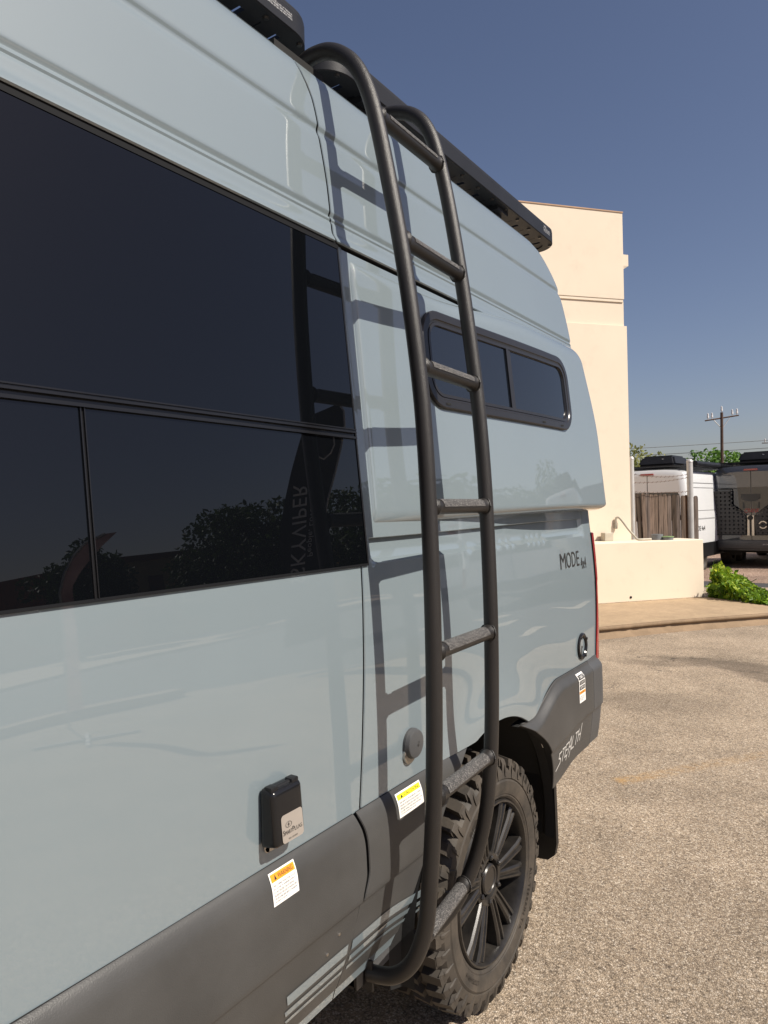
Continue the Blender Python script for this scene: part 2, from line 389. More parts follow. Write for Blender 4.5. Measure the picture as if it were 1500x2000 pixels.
_CL = pchip([.42, .44, .55, .63, .648, .659, .70, .76, .81, .838, .850], [-.047, -.041, -.002, .0135, .0175, .0295, .032, .031, .026, .016, .008])
def CL(Y, z, dz=0): return _CL(z - dz) - corner(Y, z)
def arch_z(Y, r=WR):
    d = r * r - (Y - WY) ** 2
    return WZ + sqrt(d) if d > 0 else -9

def skin(name, f, Yl, Yr, zb, zt, nY, nz, mat, parent, thick=.016, rim=True, off=0):
    fl = lambda q: q if callable(q) else (lambda _: q)
    Yl, Yr, zb, zt = map(fl, (Yl, Yr, zb, zt)); vs = []; uv = []
    zm = .5 * (zb(.5 * (Yl(1.3) + Yr(1.3))) + zt(.5 * (Yl(1.3) + Yr(1.3))))
    for i in range(nY + 1):
        u = i / nY; Y0 = Yl(zm) + (Yr(zm) - Yl(zm)) * u
        for j in range(nz + 1):
            v = j / nz; z = zb(Y0) + (zt(Y0) - zb(Y0)) * v; Y = Yl(z) + (Yr(z) - Yl(z)) * u
            z = zb(Y) + (zt(Y) - zb(Y)) * v
            vs.append((f(Y, z) + off, Y, z))
    w = nz + 1
    fs = [(i * w + j, (i + 1) * w + j, (i + 1) * w + j + 1, i * w + j + 1) for i in range(nY) for j in range(nz)]
    if rim:
        loop = [i * w for i in range(nY + 1)] + [nY * w + j for j in range(1, nz + 1)] + [i * w + nz for i in range(nY - 1, -1, -1)] + [j for j in range(nz - 1, 0, -1)]
        n = len(loop); cy = sum(vs[k][1] for k in loop) / n
        ext = []
        for q, k in enumerate(loop):
            a, b = vs[loop[q - 1]], vs[loop[(q + 1) % n]]
            ty, tz = b[1] - a[1], b[2] - a[2]; L = hypot(ty, tz) or 1
            ext.append((tz / L, -ty / L))
        b1 = len(vs)
        for (k, (ny, nz_)) in zip(loop, ext):
            x, y, z = vs[k]; vs.append((x - .0025, y + ny * .0018, z + nz_ * .0018))
        b2 = len(vs)
        for (k, (ny, nz_)) in zip(loop, ext):
            x, y, z = vs[k]; vs.append((x - thick, y + ny * .0018, z + nz_ * .0018))
        for q in range(n):
            q2 = (q + 1) % n
            fs.append((loop[q2], loop[q], b1 + q, b1 + q2)); fs.append((b1 + q2, b1 + q, b2 + q, b2 + q2))
    o = link(name, vs, fs, [mat, M['black_gap']], parent, True, 28)
    if rim:
        k0 = nY * nz; mi = [0] * len(fs)
        for q in range(n): mi[k0 + 2 * q + 1] = 1  # inner rim coloured black to stand in for the shade inside panel gaps
        o.data.polygons.foreach_set('material_index', mi)
    return o

# ================================================================== GROUND AND STRUCTURE
def sheet(name, pts, z, mat):
    return struct(link(name, [(x, y, z) for x, y in pts], [tuple(range(len(pts)))], mat, None, False))
def gz(x, y): return -.2 * ss((y - 13) / 7) - .145 * ss((-2.55 - x) / .5) * ss((y - 14) / 3)
xs = [-600, -200, -80, -40, -20, -10, -6, -4, -3.05, -2.8, -2.55, -2, -1, 0, 1, 2, 4, 6, 10, 20, 40, 80, 200, 600]
ys = [-600, -200, -80, -40, -20, -10, -4, 0, 2, 4, 6, 8, 10, 12, 13, 14, 15, 16, 17, 18, 19, 20, 25, 40, 80, 200, 600]
gv = [(x, y, gz(x, y)) for x in xs for y in ys]; ny_ = len(ys)
struct(link('ground', gv, [(i * ny_ + j, (i + 1) * ny_ + j, (i + 1) * ny_ + j + 1, i * ny_ + j + 1) for i in range(len(xs) - 1) for j in range(ny_ - 1)], M['ground'], None, True))
yv = [(x, y, gz(x, y) + .006) for x in (-30, -4, -3.05, -2.8, -2.55, 0, 2, 30) for y in (15.3, 16, 17, 18, 19, 20, 25, 34)]
struct(link('gravel_yard', yv, [(i * 8 + j, (i + 1) * 8 + j, (i + 1) * 8 + j + 1, i * 8 + j + 1) for i in range(7) for j in range(7)], M['gravel'], None, True))
yv = [(x, y, gz(x, y) + .004) for x in (-30, -3.05, -2.55, 0, 30) for y in (13.9, 14.6, 15.35)]
struct(link('asphalt_strip', yv, [(i * 3 + j, (i + 1) * 3 + j, (i + 1) * 3 + j + 1, i * 3 + j + 1) for i in range(4) for j in range(2)], M['asphalt'], None, True))
A = Vector((-2.18, 9.94)); EW = Vector((.64, .768)).normalized(); NW = Vector((EW.y, -EW.x))     # along the building, out of it
def W(u, n, z): p = A + EW * u + NW * n; return (p.x, p.y, z)
def wbox(mb, u0, u1, n0, n1, z0, z1):
    vs = [W(u0, n0, z0), W(u1, n0, z0), W(u1, n1, z0), W(u0, n1, z0), W(u0, n0, z1), W(u1, n0, z1), W(u1, n1, z1), W(u0, n1, z1)]
    mb.add(vs, [(0, 1, 2, 3), (4, 7, 6, 5), (0, 4, 5, 1), (1, 5, 6, 2), (2, 6, 7, 3), (3, 7, 4, 0)])
# pavement slab with a kerb face
front = [(-8.9, -1.2), (-1.62, 8.03), (-.96, 8.95), (-.05, 10.02), (1.6, 11.8), (4.5, 14.6)]
back = [(-9.6, .2), (-3.3, 8.9), (-2.2, 10.3), (-1.02, 11.36), (-.10, 10.72), (1.3, 12.0), (3.9, 14.6)]
mb = MB(); top = [(x, y, .13) for x, y in front] + [(x, y, .13) for x, y in reversed(back)]
mb.add(top, [tuple(range(len(top)))]); o = struct(mb.go('pavement', M['concrete']))
mb = MB()
pts = []
for (a, b) in zip(front[:-1], front[1:]):
    for k in range(14): pts.append((a[0] + (b[0] - a[0]) * k / 14, a[1] + (b[1] - a[1]) * k / 14))
pts.append(front[-1])
prof = [(-.02, .1295), (.004, .127), (.014, .116), (.016, .096), (.006, .084), (-.018, .078), (-.012, .05), (.02, .03), (.075, .006), (.11, -.01)]
vs = []
for i, (x, y) in enumerate(pts):
    a, b = pts[max(0, i - 1)], pts[min(len(pts) - 1, i + 1)]; dx, dy = b[0] - a[0], b[1] - a[1]; L = hypot(dx, dy)
    j = U(-.008, .008)
    for k, (q, z) in enumerate(prof):
        qq = q + (j if 1 < k < 9 else 0); vs.append((x + dy / L * qq, y - dx / L * qq, z))
m = len(prof)
mb.add(vs, [(i * m + k, (i + 1) * m + k, (i + 1) * m + k + 1, i * m + k + 1) for i in range(len(pts) - 1) for k in range(m - 1)])
struct(mb.go('kerb', M['kerb'], None, True, 50))
mb = MB(); pth = [(-.55, 12.3), (2.2, 12.9), (3.9, 14.2), (-.9, 14.0)]
sheet('path', pth, .012, M['path'])

# building
bld = thing('building', 'tall cream stucco building wall with a brown roof edge behind the camper van', 'building', (*W(-3, -3, 0)[:2], 0))
mb = MB(); wbox(mb, -9.5, .96, -8.5, -.60, 0, 4.61); wbox(mb, -9.5, .955, -8.5, -.575, 4.645, 5.955); mb.go('wall', M['stucco'], bld)
mb = MB(); wbox(mb, -9.5, .945, -8.49, -.583, 4.60, 4.66); mb.go('wall_joint', M['stucco'], bld)
mb = MB(); wbox(mb, -9.5, .985, -8.5, -.565, .0, 4.235); mb.go('wall_base', M['stucco'], bld)
mb = MB(); wbox(mb, -9.52, .962, -8.52, -.565, 5.955, 5.972); mb.go('roof', M['coping'], bld)
mb = MB()
wbox(mb, .955, 1.05, -.86, -.585, 5.16, 5.33)
mb.add([W(.955, -.585, 5.16), W(1.05, -.585, 5.16), W(1.05, -.86, 5.16), W(.955, -.86, 5.16), W(.955, -.60, 5.10), W(.955, -.86, 5.10)], [(0, 1, 4), (1, 2, 5, 4), (2, 3, 5)])
mb.go('bracket', M['stucco'], bld)

lw = thing('low_wall', 'low cream block wall with a flat top standing on the pavement in front of the building', 'wall', W(.5, -.25, .13))
mb = MB(); wbox(mb, -5.5, 1.815, -.56, 0, .126, .985); o = mb.go('wall', M['stucco_wall'], lw)
bv = o.modifiers.new('bevel', 'BEVEL'); bv.width = .012; bv.segments = 2
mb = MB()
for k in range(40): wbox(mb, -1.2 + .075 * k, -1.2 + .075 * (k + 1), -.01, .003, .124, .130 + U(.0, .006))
mb.go('base_crack_shade', M['kerb'], lw)  # dark strip drawing the crack and shadow line along the wall's foot
mb = MB(); p = W(.556, 0, .195); q = W(.556, .006, .195)
mb.tube([p, q], .018, 16); mb.go('drain_hole', M['black_gap'], lw)

mb = MB(); wbox(mb, .43, .575, -.53, -.42, .985, 1.11); o = tag(mb.go('junction_box', M['beige_metal']), 'small beige metal utility box on top of the low cream wall', 'box')
bv = o.modifiers.new('bevel', 'BEVEL'); bv.width = .006
mb = MB()
mb.tube(catmull([W(.70, -.535, 1.18), W(.70, -.535, 1.29), W(.71, -.53, 1.325), W(.735, -.51, 1.33), W(.765, -.46, 1.27), W(.80, -.38, 1.16), W(.84, -.28, 1.05), W(.86, -.24, 1.008), W(.93, -.22, 1.003), W(1.08, -.22, 1.003)], 5), .016, 10)
mb.tube([W(.70, -.535, 1.16), W(.70, -.535, 1.25)], .024, 10)
tag(mb.go('conduit_pipe', M['beige_metal'], None, True), 'thin bent beige conduit pipe running down the building onto the low wall', 'pipe')
def stub(u, n, r, h, label):
    o = thing('pipe_stub', label, 'pipe', W(u, n, .985), 'grey pipe stubs on the low wall')
    mb = MB(); p = W(u, n, .985); mb.lathe([(0, 0), (0, r * .98), (h, r * 1.02), (h, r * .8), (h - .01, 0)], p, 'z', 20); mb.go('pipe', M['grey_pvc'], o, True)
    if h > .06: return
    mb = MB(); mb.lathe([(h + .001, 0), (h + .001, r * 1.1), (h + .012, r * 1.1), (h + .016, r * .6), (h + .016, 0)], p, 'z', 20); mb.go('cap', M['green_cap'], o, True)
stub(1.22, -.27, .085, .085, 'taller grey pipe stub on the low wall beside the fence')
stub(1.33, -.17, .08, .04, 'shorter grey pipe stub with green cap on the low wall')

# fence
fen = thing('wood_fence', 'weathered wooden picket fence with one plank leaning, behind the low cream wall', 'fence', W(1.8, -.8, .0))
NP = 15; u0, u1 = 1.165, 2.40
for k in range(NP):
    wd = (u1 - u0) / NP; uc = u0 + wd * (k + .5); lean = (-.010, .05, .028, .006)[k] if k < 4 else U(-.006, .006); zt = 1.70 - .055 * (uc - u0) / 1.2 + U(-.012, .008)
    d = U(-.012, .012); hw = wd * .5 - U(.002, .006); mb = MB(); zb = .05
    out = [(-hw, zb), (hw, zb), (hw, zt - .05), (hw * .86, zt - .018), (hw * .45, zt), (-hw * .45, zt), (-hw * .86, zt - .018), (-hw, zt - .05)]
    vs = []
    for dn in (-.008, .008):
        for (x, z) in out: vs.append(W(uc + x + lean * (1.7 - z) * 1.1, -.8 + d + dn, z))
    n = len(out); mb.add(vs, [tuple(range(n - 1, -1, -1)), tuple(range(n, 2 * n))] + [(i, (i + 1) % n, n + (i + 1) % n, n + i) for i in range(n)])
    mb.go('picket', M['wood'], fen)
for z in (.4, 1.25):
    mb = MB(); wbox(mb, u0, u1, -.86, -.82, z, z + .08); mb.go('rail', M['wood'], fen)
def post(u, n, h, r, label):
    mb = MB(); p = W(u, n, 0); mb.lathe([(0, r), (h - .035, r), (h - .03, r * 1.12), (h - .01, r * 1.05), (h + .01, r * .7), (h + .018, 0)], p, 'z', 20)
    return tag(mb.go('metal_post', M['galv'], None, True, 40), label, 'post', 'metal fence posts with barbed wire')
post(1.125, -.72, 2.25, .036, 'slim pale metal post close to the corner of the cream building')
post(2.245, -.78, 2.21, .047, 'thicker grey metal post with domed cap at the right end of the wooden fence')
mb = MB()
for (za, zb_, sag) in ((2.0, 1.99, .05), (1.86, 1.94, .03), (1.72, 1.71, .02)):
    pts = [W(1.125 + 1.12 * t / 14, -.74 - .04 * t / 14, za + (zb_ - za) * t / 14 - sag * 4 * (t / 14) * (1 - t / 14)) for t in range(15)]
    mb.tube(pts, .0035, 5)
    for t in range(1, 14):
        p = Vector(pts[t]); mb.tube([p + Vector((-.012, 0, -.014)), p + Vector((.012, 0, .014))], .0028, 4)
tag(mb.go('barbed_wire', M['wire']), 'rusty barbed wire strung between the two metal posts above the fence', 'wire')

# ================================================================== THE CAMPER VAN
van = thing('camper_van', 'pale blue-grey camper van with tinted side windows, charcoal lower cladding and a side ladder', 'van', (-1, .8, 0))
Pn = M['paint']
gap_hi = pchip([2.17, 2.30, 2.45, 2.52, 2.56, 2.60], [1.360, 1.360, 1.349, 1.343, 1.328, 1.305])
gap_lo = pchip([.83, .94, 1.17, 1.40], [1.298, 1.309, 1.331, 1.349])
# upper shells run from the window head over the roof
up = [(S0(2.178 + (2.56 - 2.178) * k / 84) + .010 * exp(-(((2.56 - 2.178) * k / 84) / .014) ** 2), 2.178 + (2.56 - 2.178) * k / 84) for k in range(85)]
up += [(-.1335, 2.585), (-.143, 2.607), (-.158, 2.625), (-.18, 2.638), (-.215, 2.649), (-.28, 2.658), (-.4, 2.665), (-.7, 2.673), (-1.0, 2.676)]
def shell(name, Ya, Yb, nY, rearfine):
    vs = []; m = len(up)
    for i in range(nY + 1):
        t = i / nY
        if rearfine: t = 1 - (1 - t) ** 1.9
        for (x, z) in up:
            y0, y1 = Ya(z), Yb(z); Y = y0 + (y1 - y0) * t
            vs.append((x - corner(Y, z), Y, z))
    fs = [(i * m + j, (i + 1) * m + j, (i + 1) * m + j + 1, i * m + j + 1) for i in range(nY) for j in range(m - 1)]
    # turned edges: window head and gap
    k = len(vs); head = [i * m for i in range(nY + 1)]
    for q in head: x, y, z = vs[q]; vs.append((x - .003, y, z - .003))
    for q in head: x, y, z = vs[q]; vs.append((x - .03, y, z - .001))
    for i in range(nY):
        fs.append((head[i + 1], head[i], k + i, k + i + 1)); fs.append((k + i + 1, k + i, k + nY + 1 + i, k + nY + 2 + i))
    e = (0 if rearfine else nY) * m; k = len(vs); sg = -1 if rearfine else 1
    for j in range(m): x, y, z = vs[e + j]; vs.append((x - .002, y + sg * .0015, z - (.002 if x < -.2 else 0)))
    for j in range(m): x, y, z = vs[e + j]; vs.append((x - .014, y + sg * .0015, z - .008 * (x < -.14)))
    for j in range(m - 1):
        for a, b in ((e, k), (k, k + m)): fs.append((a + j, a + j + 1, b + j + 1, b + j) if sg > 0 else (a + j + 1, a + j, b + j, b + j + 1))
    o = link(name, vs, fs, [Pn, M['black_gap']], van, True, 32)
    mi = [0] * len(fs); q0 = nY * (m - 1) + 2 * nY
    for q in range(m - 1): mi[q0 + 2 * q + 1] = 1  # gap edge and window head turned black, the shade there put into colour
    for q in range(nY): mi[nY * (m - 1) + 2 * q + 1] = 1
    o.data.polygons.foreach_set('material_index', mi); return o
shell('upper_side_panel', lambda z: -.9, lambda z: gap_hi(min(z, 2.60)) - .005, 40, False)
shell('rear_upper_panel', lambda z: gap_hi(min(z, 2.60)) + .004, YE, 70, True)
skin('sliding_door', S, -.9, lambda z: gap_lo(z) - .0055, .848, 1.402, 60, 40, Pn, van)
clad_top = lambda Y: .848 if Y < 2.0 else .806 + .080 * ss((Y - 2.28) / .27)
qzb = lambda Y: max(clad_top(Y), arch_z(Y) if abs(Y - WY) < .30 else 0)
skin('rear_quarter_panel', SQ, lambda z: gap_lo(z) + .0045 if z < 1.40 else 1.353 + (z - 1.4) * .012, YE, qzb, 2.172, 150, 120, Pn, van)
# black sheet behind the joints, painted as dark as the shaded gaps
mb = MB()
def inner(Y, z): return (S0(z) - .034 - corner(Y, z), Y, z)
quad(mb, inner, -.9, 2.9, .90, 2.2, 20, 40); quad(mb, inner, 1.15, 1.5, .43, .88, 2, 6)
mb.box((-.30, 1.24, 2.60), (-.15, 1.42, 2.632)); mb.box((-1., 1.24, 2.61), (-.30, 1.42, 2.652)); mb.box((-.165, 1.28, 2.2), (-.145, 1.40, 2.6))
mb.go('inner_shell', M['black_gap'], van)
# main side window: three panes, a rail and a post
def GX(Y, z): return -.0215 - .092 * (z - 1.55)
mb = MB(); quad(mb, lambda Y, z: (GX(Y, z), Y, z), -.9, 1.371, 1.722, 2.176, 2, 2); o = mb.go('window', M['glass'], van)
for (a, b) in ((-.9, .6495), (.6542, 1.371)):
    mb = MB(); quad(mb, lambda Y, z: (GX(Y, z) - .001, Y, z), a, b, 1.3985, 1.700, 2, 2); mb.go('window', M['glass'], van)
mb = MB()
for (z0, z1, d) in ((1.6995, 1.7045, .005), (1.7045, 1.713, -.001), (1.713, 1.7155, .006), (1.7155, 1.7205, .003), (1.7205, 1.723, .0055)):
    mb.add([(GX(0, z0) - .004, -.9, z0), (GX(0, z0) + d, -.9, z0), (GX(0, z1) + d, -.9, z1), (GX(0, z1) - .004, -.9, z1),
            (GX(0, z0) - .004, 1.368, z0), (GX(0, z0) + d, 1.368, z0), (GX(0, z1) + d, 1.368, z1), (GX(0, z1) - .004, 1.368, z1)],
           [(0, 1, 5, 4), (1, 2, 6, 5), (2, 3, 7, 6), (0, 3, 2, 1), (4, 5, 6, 7)])
mb.go('window_rail', M['gloss_trim'], van)
mb = MB()
for (a, b, d) in ((.6475, .6492, .002), (.6492, .6545, -.0015), (.6545, .6562, .002)):
    mb.add([(GX(0, z) + dd, y, z) for z in (1.4035, 1.702) for y in (a, b) for dd in (-.006, d)], [(0, 4, 5, 1), (1, 5, 7, 3), (3, 7, 6, 2)])
mb.go('window_post', M['gloss_trim'], van)
mb = MB(); quad(mb, lambda Y, z: (GX(Y, z) + .0010, Y, z), -.9, 1.371, 1.3985, 1.404, 1, 1); mb.add([(GX(0, 1.3985) + .001, -.9, 1.3985), (GX(0, 1.3985) + .001, 1.371, 1.3985), (-.03, 1.371, 1.3975), (-.03, -.9, 1.3975)], [(0, 1, 2, 3)]); mb.add([(GX(0, z) + dx, 1.3715, z) for z in (1.3985, 2.172) for dx in (.001, -.03)], [(0, 1, 3, 2)]); mb.go('window_seal', M['seal'], van)
mb = MB(); quad(mb, lambda Y, z: (GX(Y, z) + .0015, Y, z), -.9, 1.371, 2.162, 2.1775, 1, 1); mb.go('window_seal', M['seal'], van)
mb = MB(); quad(mb, lambda Y, z: (GX(Y, z) + .0010, Y, z), 1.3675, 1.3725, 1.403, 2.172, 1, 1); mb.go('window_seal', M['rubber_trim'], van)
# flange and sleeping bulge
FL = lambda Y, z: S(Y, z) - .001
skin('bulge_flange', FL, 1.3755, 2.93, lambda Y: 1.463 + .01 * ss((Y - 1.4) / 1.2), 2.168, 40, 40, Pn, van, .010)
PZB, PZT = (lambda Y: 1.496 + .008 * ss((Y - 1.4) / 1.4)), (lambda Y: 2.150 + .055 * ss((Y - 1.75) / .75))
PYL = lambda z: 1.412 + .008 * ss((z - 2.08) / .1)
PYR = lambda z: 3.112 - .13 * ss((z - 1.80) / .50)
def PS(Y, z):
    q = lambda t: sqrt(max(0, 1 - (1 - max(0, min(1, t))) ** 2))
    t = ss((Y - 1.41) / 1.35); base = _S0(z) - .006
    lo, hi = -.0155 + .0775 * t, -.066 + .067 * t                  # face at z 1.50 and at z 2.10
    face = lo + (hi - lo) * (z - 1.50) / .60 - .25 * max(0, 1.56 - z) ** 2
    zt = PZT(Y); kb = q((z - PZB(Y)) / .030); kl = q((Y - PYL(z)) / .014); u = max(0, min(1, (zt - z) / (.035 + .05 * t))); kt = q(u)
    Rr = .10; tr = Y - (PYR(z) - Rr); c = Rr - sqrt(max(0, Rr * Rr - min(tr, Rr) ** 2)) if tr > 0 else 0
    return base + (face - base) * kb * kl * kt - c
def pod():
    nY, nz = 120, 90; vs = []; w = nz + 1
    for i in range(nY + 1):
        u = i / nY; u = u + .25 * (sin(2 * pi * u + pi) / (2 * pi)) * 1.6
        for j in range(nz + 1):
            v = j / nz; v = v - .9 * sin(2 * pi * v) / (2 * pi)
            z = 1.496 + (2.15 - 1.496) * v; Y = PYL(z) + (PYR(z) - PYL(z)) * u; z = PZB(Y) + (PZT(Y) - PZB(Y)) * v
            Y = PYL(z) + (PYR(z) - PYL(z)) * u
            vs.append((PS(Y, z), Y, z))
    fs = [(i * w + j, (i + 1) * w + j, (i + 1) * w + j + 1, i * w + j + 1) for i in range(nY) for j in range(nz)]
    k = len(vs)
    for i in range(nY + 1): x, y, z = vs[i * w]; vs.append((x - .02, y, z + .004))
    fs += [((i + 1) * w, i * w, k + i, k + i + 1) for i in range(nY)]
    return link('sleeping_bulge', vs, fs, Pn, van, True, 50)
pod()
# bulge window
def rrect(y0, y1, z0, z1, r, n=7):
    pts = []
    for (cy, cz, a0) in ((y1 - r, z0 + r, -90), (y1 - r, z1 - r, 0), (y0 + r, z1 - r, 90), (y0 + r, z0 + r, 180)):
        for k in range(n + 1):
            a = radians(a0 + 90 * k / n); pts.append((cy + r * cos(a), cz + r * sin(a)))
    out = []
    for i in range(len(pts)):
        a, b = pts[i], pts[(i + 1) % len(pts)]; n_ = max(1, int(hypot(b[0] - a[0], b[1] - a[1]) / .12))
        for k in range(n_): out.append((a[0] + (b[0] - a[0]) * k / n_, a[1] + (b[1] - a[1]) * k / n_))
    return out
def ring(name, f, rect, steps, mat, parent):        # steps: (inset, height)
    base = rrect(*rect); cy, cz = (rect[0] + rect[1]) / 2, (rect[2] + rect[3]) / 2; vs = []; n = len(base)
    for (ins, h) in steps:
        rc = (rect[0] + ins, rect[1] - ins, rect[2] + ins, rect[3] - ins, max(.004, rect[4] - ins)); hy, hz = (rect[1] - rect[0]) / 2, (rect[3] - rect[2]) / 2
        for i, (y, z) in enumerate(base):
            a, b = base[i - 1], base[(i + 1) % n]; ty, tz = b[0] - a[0], b[1] - a[1]; L = hypot(ty, tz)
            Y, Z = y - tz / L * ins, z + ty / L * ins; vs.append((f(Y, Z) + h, Y, Z))
    m = len(steps)
    fs = [(k * n + i, k * n + (i + 1) % n, (k + 1) * n + (i + 1) % n, (k + 1) * n + i) for k in range(m - 1) for i in range(n)]
    return link(name, vs, fs, mat, parent, True, 30)
bw = (1.700, 2.700, 1.815, 2.098, .088)
mid = lambda Y, z: PS(Y, 1.815) + (PS(Y, 2.098) - PS(Y, 1.815)) * (z - 1.815) / .283
wf = partroot('bulge_window', van)
M['win_frame'] = simple('bronze_black_frame', (.020, .019, .020), .28, var=.1, spec=.4)
def wring(*a): return ring(*a, wf)
ring('frame', mid, bw, [(0, -.012), (0, .008), (.004, .011), (.024, .011), (.027, .008), (.032, .007), (.034, .001)], M['win_frame'], wf)
ring('frame', mid, (1.732, 2.668, 1.847, 2.066, .056), [(0, .000), (.001, .009), (.010, .009), (.012, .003), (.014, .0005)], M['win_frame'], wf)
mb = MB()
def wq(y0, y1, z0, z1, h):
    a0, a1, b0_, b1_, r = 1.735, 2.665, 1.850, 2.063, .054; vs = []; n = 40
    for i in range(n + 1):
        y = y0 + (y1 - y0) * i / n; d = max(0, a0 + r - y, y - (a1 - r)); q = r - sqrt(max(0, r * r - min(d, r) ** 2))
        for j in range(7): z = b0_ + q + (b1_ - b0_ - 2 * q) * j / 6; vs.append((max(mid(y, z), PS(y, z)) + h, y, z))
    mb.add(vs, [(i * 7 + j, (i + 1) * 7 + j, (i + 1) * 7 + j + 1, i * 7 + j + 1) for i in range(n) for j in range(6)])
wq(1.737, 2.205, 1.852, 2.061, .0035); mb.go('pane', M['pane'], wf)
mb = MB(); wq(2.205, 2.663, 1.852, 2.061, .0018); mb.go('pane', M['pane'], wf)
mb = MB()
for (a, b, h0, h1) in ((2.192, 2.206, .001, .009), (2.209, 2.222, .001, .007)):
    vs = [(mid(Y, z) + h, Y, z) for Y in (a, b) for z in (1.856, 2.057) for h in (h0, h1)]
    mb.add(vs, [(1, 5, 7, 3), (0, 1, 3, 2), (4, 6, 7, 5)])
mb.go('mullion', M['win_frame'], wf)
for Y in (1.80, 1.95, 2.42, 2.58):
    mb = MB(); mb.add([(mid(Y + a, 1.829 + b) + .0125, Y + a, 1.829 + b) for a, b in ((-.011, -.003), (.011, -.003), (.011, .003), (-.011, .003))], [(0, 1, 2, 3)]); mb.go('drain_slot', M['black_gap'], wf)
# cladding
skin('front_cladding', CL, -.9, pchip([.44, .505, .645, .665, .72, .78, .85], [1.2455, 1.2505, 1.271, 1.269, 1.283, 1.282, 1.267]), .452, .848, 40, 60, M['cladding'], van, .02)
front_arch = lambda z: WY - sqrt(max(0, (WR + .012) ** 2 - (z - WZ) ** 2))
skin('quarter_cladding', CL, pchip([.44, .505, .645, .665, .72, .78, .85], [1.2495, 1.2545, 1.275, 1.280, 1.297, 1.296, 1.279]), lambda z: min(front_arch(max(z, .40)), 1.9), .452, .848, 40, 60, M['cladding'], van, .03)
mb = MB()
for a, b in ((-.9, 1.246), (1.25, 1.52)):
    quad(mb, lambda Y, z: (CL(Y, z) - .002, Y, z), a, b, .424, .452, 4, 3)
mb.go('sill', Pn, van, True)
RCB, RCT = (lambda Y: .495 + .045 * ss((Y - 2.45) / .3)), (lambda Y: clad_top(max(Y, 2.01)) - .002)
rear_arch = lambda z: WY + sqrt(max(0, (WR + .004) ** 2 - (z - WZ) ** 2))
_RCP = pchip([.45, .52, .58, .622, .642, .655, .70, .80, .95], [-.004, .010, .019, .0235, .0255, .033, .034, .033, .030])
def RC(Y, z):
    dz = .034 * ss((Y - 2.42) / .4); zt = RCT(Y)
    k = ss((zt - z) / .04)
    return _RCP(z - dz) * k + .009 * (1 - k) - corner(Y, z) + .002
skin('rear_cladding', RC, rear_arch, 2.882, RCB, RCT, 50, 60, M['cladding'], van, .03)
BUM = lambda Y, z: RC(min(Y, 2.9), z) - corner(Y, min(z, .9), .12) - .002
skin('rear_bumper', BUM, 2.892, lambda z: 3.145 - .14 * ss((.72 - z) / .25), lambda Y: .542, lambda Y: .884 + .005 * ss((Y - 2.9) / .1), 24, 40, M['bumper'], van, .03)
mb = MB(); mb.box((-.30, 3.115, .80), (-.055, 3.165, .872), .012); mb.go('bumper_step', M['bumper'], van)
mb = MB(); mb.box((-.30, 3.163, .815), (-.07, 3.170, .85)); mb.go('reflector', M['black_gap'], van)
# stripes on the lower cladding, body colour
for (zt0, w0, ya, yb) in ((.568, .024, 1.042, 1.60), (.531, .015, 1.045, 1.60), (.5035, .0095, 1.055, 1.60)):
    for (a, b) in ((ya, 1.2455), (1.2615, yb)):
        mb = MB()
        def fn(Y, z, zt0=zt0, w0=w0):
            zz = zt0 - .034 * ss((Y - 1.38) / .26) - w0 * (1 - z)
            Yq = Y + (.008 * (1 - z) if Y < 1.1 else 0); return (CL(Yq, zz) + .0016, Yq, zz)
        quad(mb, fn, a, b, 0, 1, 16, 3); mb.go('stripe', Pn, van, True)
# wheel arch liner, mud flap, far side, floor, rear, cab
mb = MB(); n = 28; vs = []
for k in range(n + 1):
    a = radians(-8 + 196 * k / n)
    for x, r in ((.005, WR + .002), (-.03, WR + .004), (-.05, WR + .03), (-.5, WR + .03), (-.5, .05)): vs.append((x + (0 if x < -.02 else 0), WY + r * cos(a), WZ + .0 + r * sin(a)))
mb.add(vs, [(k * 5 + j, (k + 1) * 5 + j, (k + 1) * 5 + j + 1, k * 5 + j + 1) for k in range(n) for j in range(4)])
mb.go('arch_liner', M['liner'], van, True, 40)
bm = bmesh.new(); pts = [(-.36, .63), (.0, .63), (.004, .50), (-.002, .27), (-.012, .225), (-.04, .20), (-.10, .195), (-.36, .20)]
f = bm.faces.new([bm.verts.new((x, 2.485 + .05 * (.63 - z) / .43, z)) for x, z in pts])
ex = bmesh.ops.extrude_face_region(bm, geom=[f]); bmesh.ops.translate(bm, vec=(0, .022, 0), verts=[e for e in ex['geom'] if isinstance(e, bmesh.types.BMVert)])
bmesh.ops.recalc_face_normals(bm, faces=bm.faces[:]); mb = MB(); mb.bm(bm); mb.go('mud_flap', M['rubber_trim'], van)
mb = MB(); mb.box((-1.7, -.9, .40), (-.50, 2.9, .44)); mb.box((-1.96, -.9, .41), (-.07, 1.50, .43)); mb.box((-1.8, 2.56, .54), (-.2, 3.0, .57)); mb.go('floor', M['liner'], van)
mb = MB(); vs = []
zz = [.45 + (2.56 - .45) * k / 20 for k in range(21)] + [2.60, 2.64, 2.67]
for i in range(9):
    for z in zz:
        x = _S0(min(z, 2.56)) - (0 if z <= 2.56 else (z - 2.56) ** 2 * 30); Y = -.9 + (YE(z) + .9) * i / 8
        vs.append((-2.0 - x, Y, z))
m = len(zz); mb.add(vs, [(i * m + j, i * m + j + 1, (i + 1) * m + j + 1, (i + 1) * m + j) for i in range(8) for j in range(m - 1)])
vs = [];
for j, z in enumerate(zz):
    xr = _S0(min(z, 2.56)) - .10; vs += [(xr, YE(z), z), (-1, YE(z) + .01, z), (-2 - xr, YE(z), z)]
mb.add(vs, [(j * 3 + k, j * 3 + 3 + k, j * 3 + 4 + k, j * 3 + 1 + k) for j in range(m - 1) for k in range(2)])
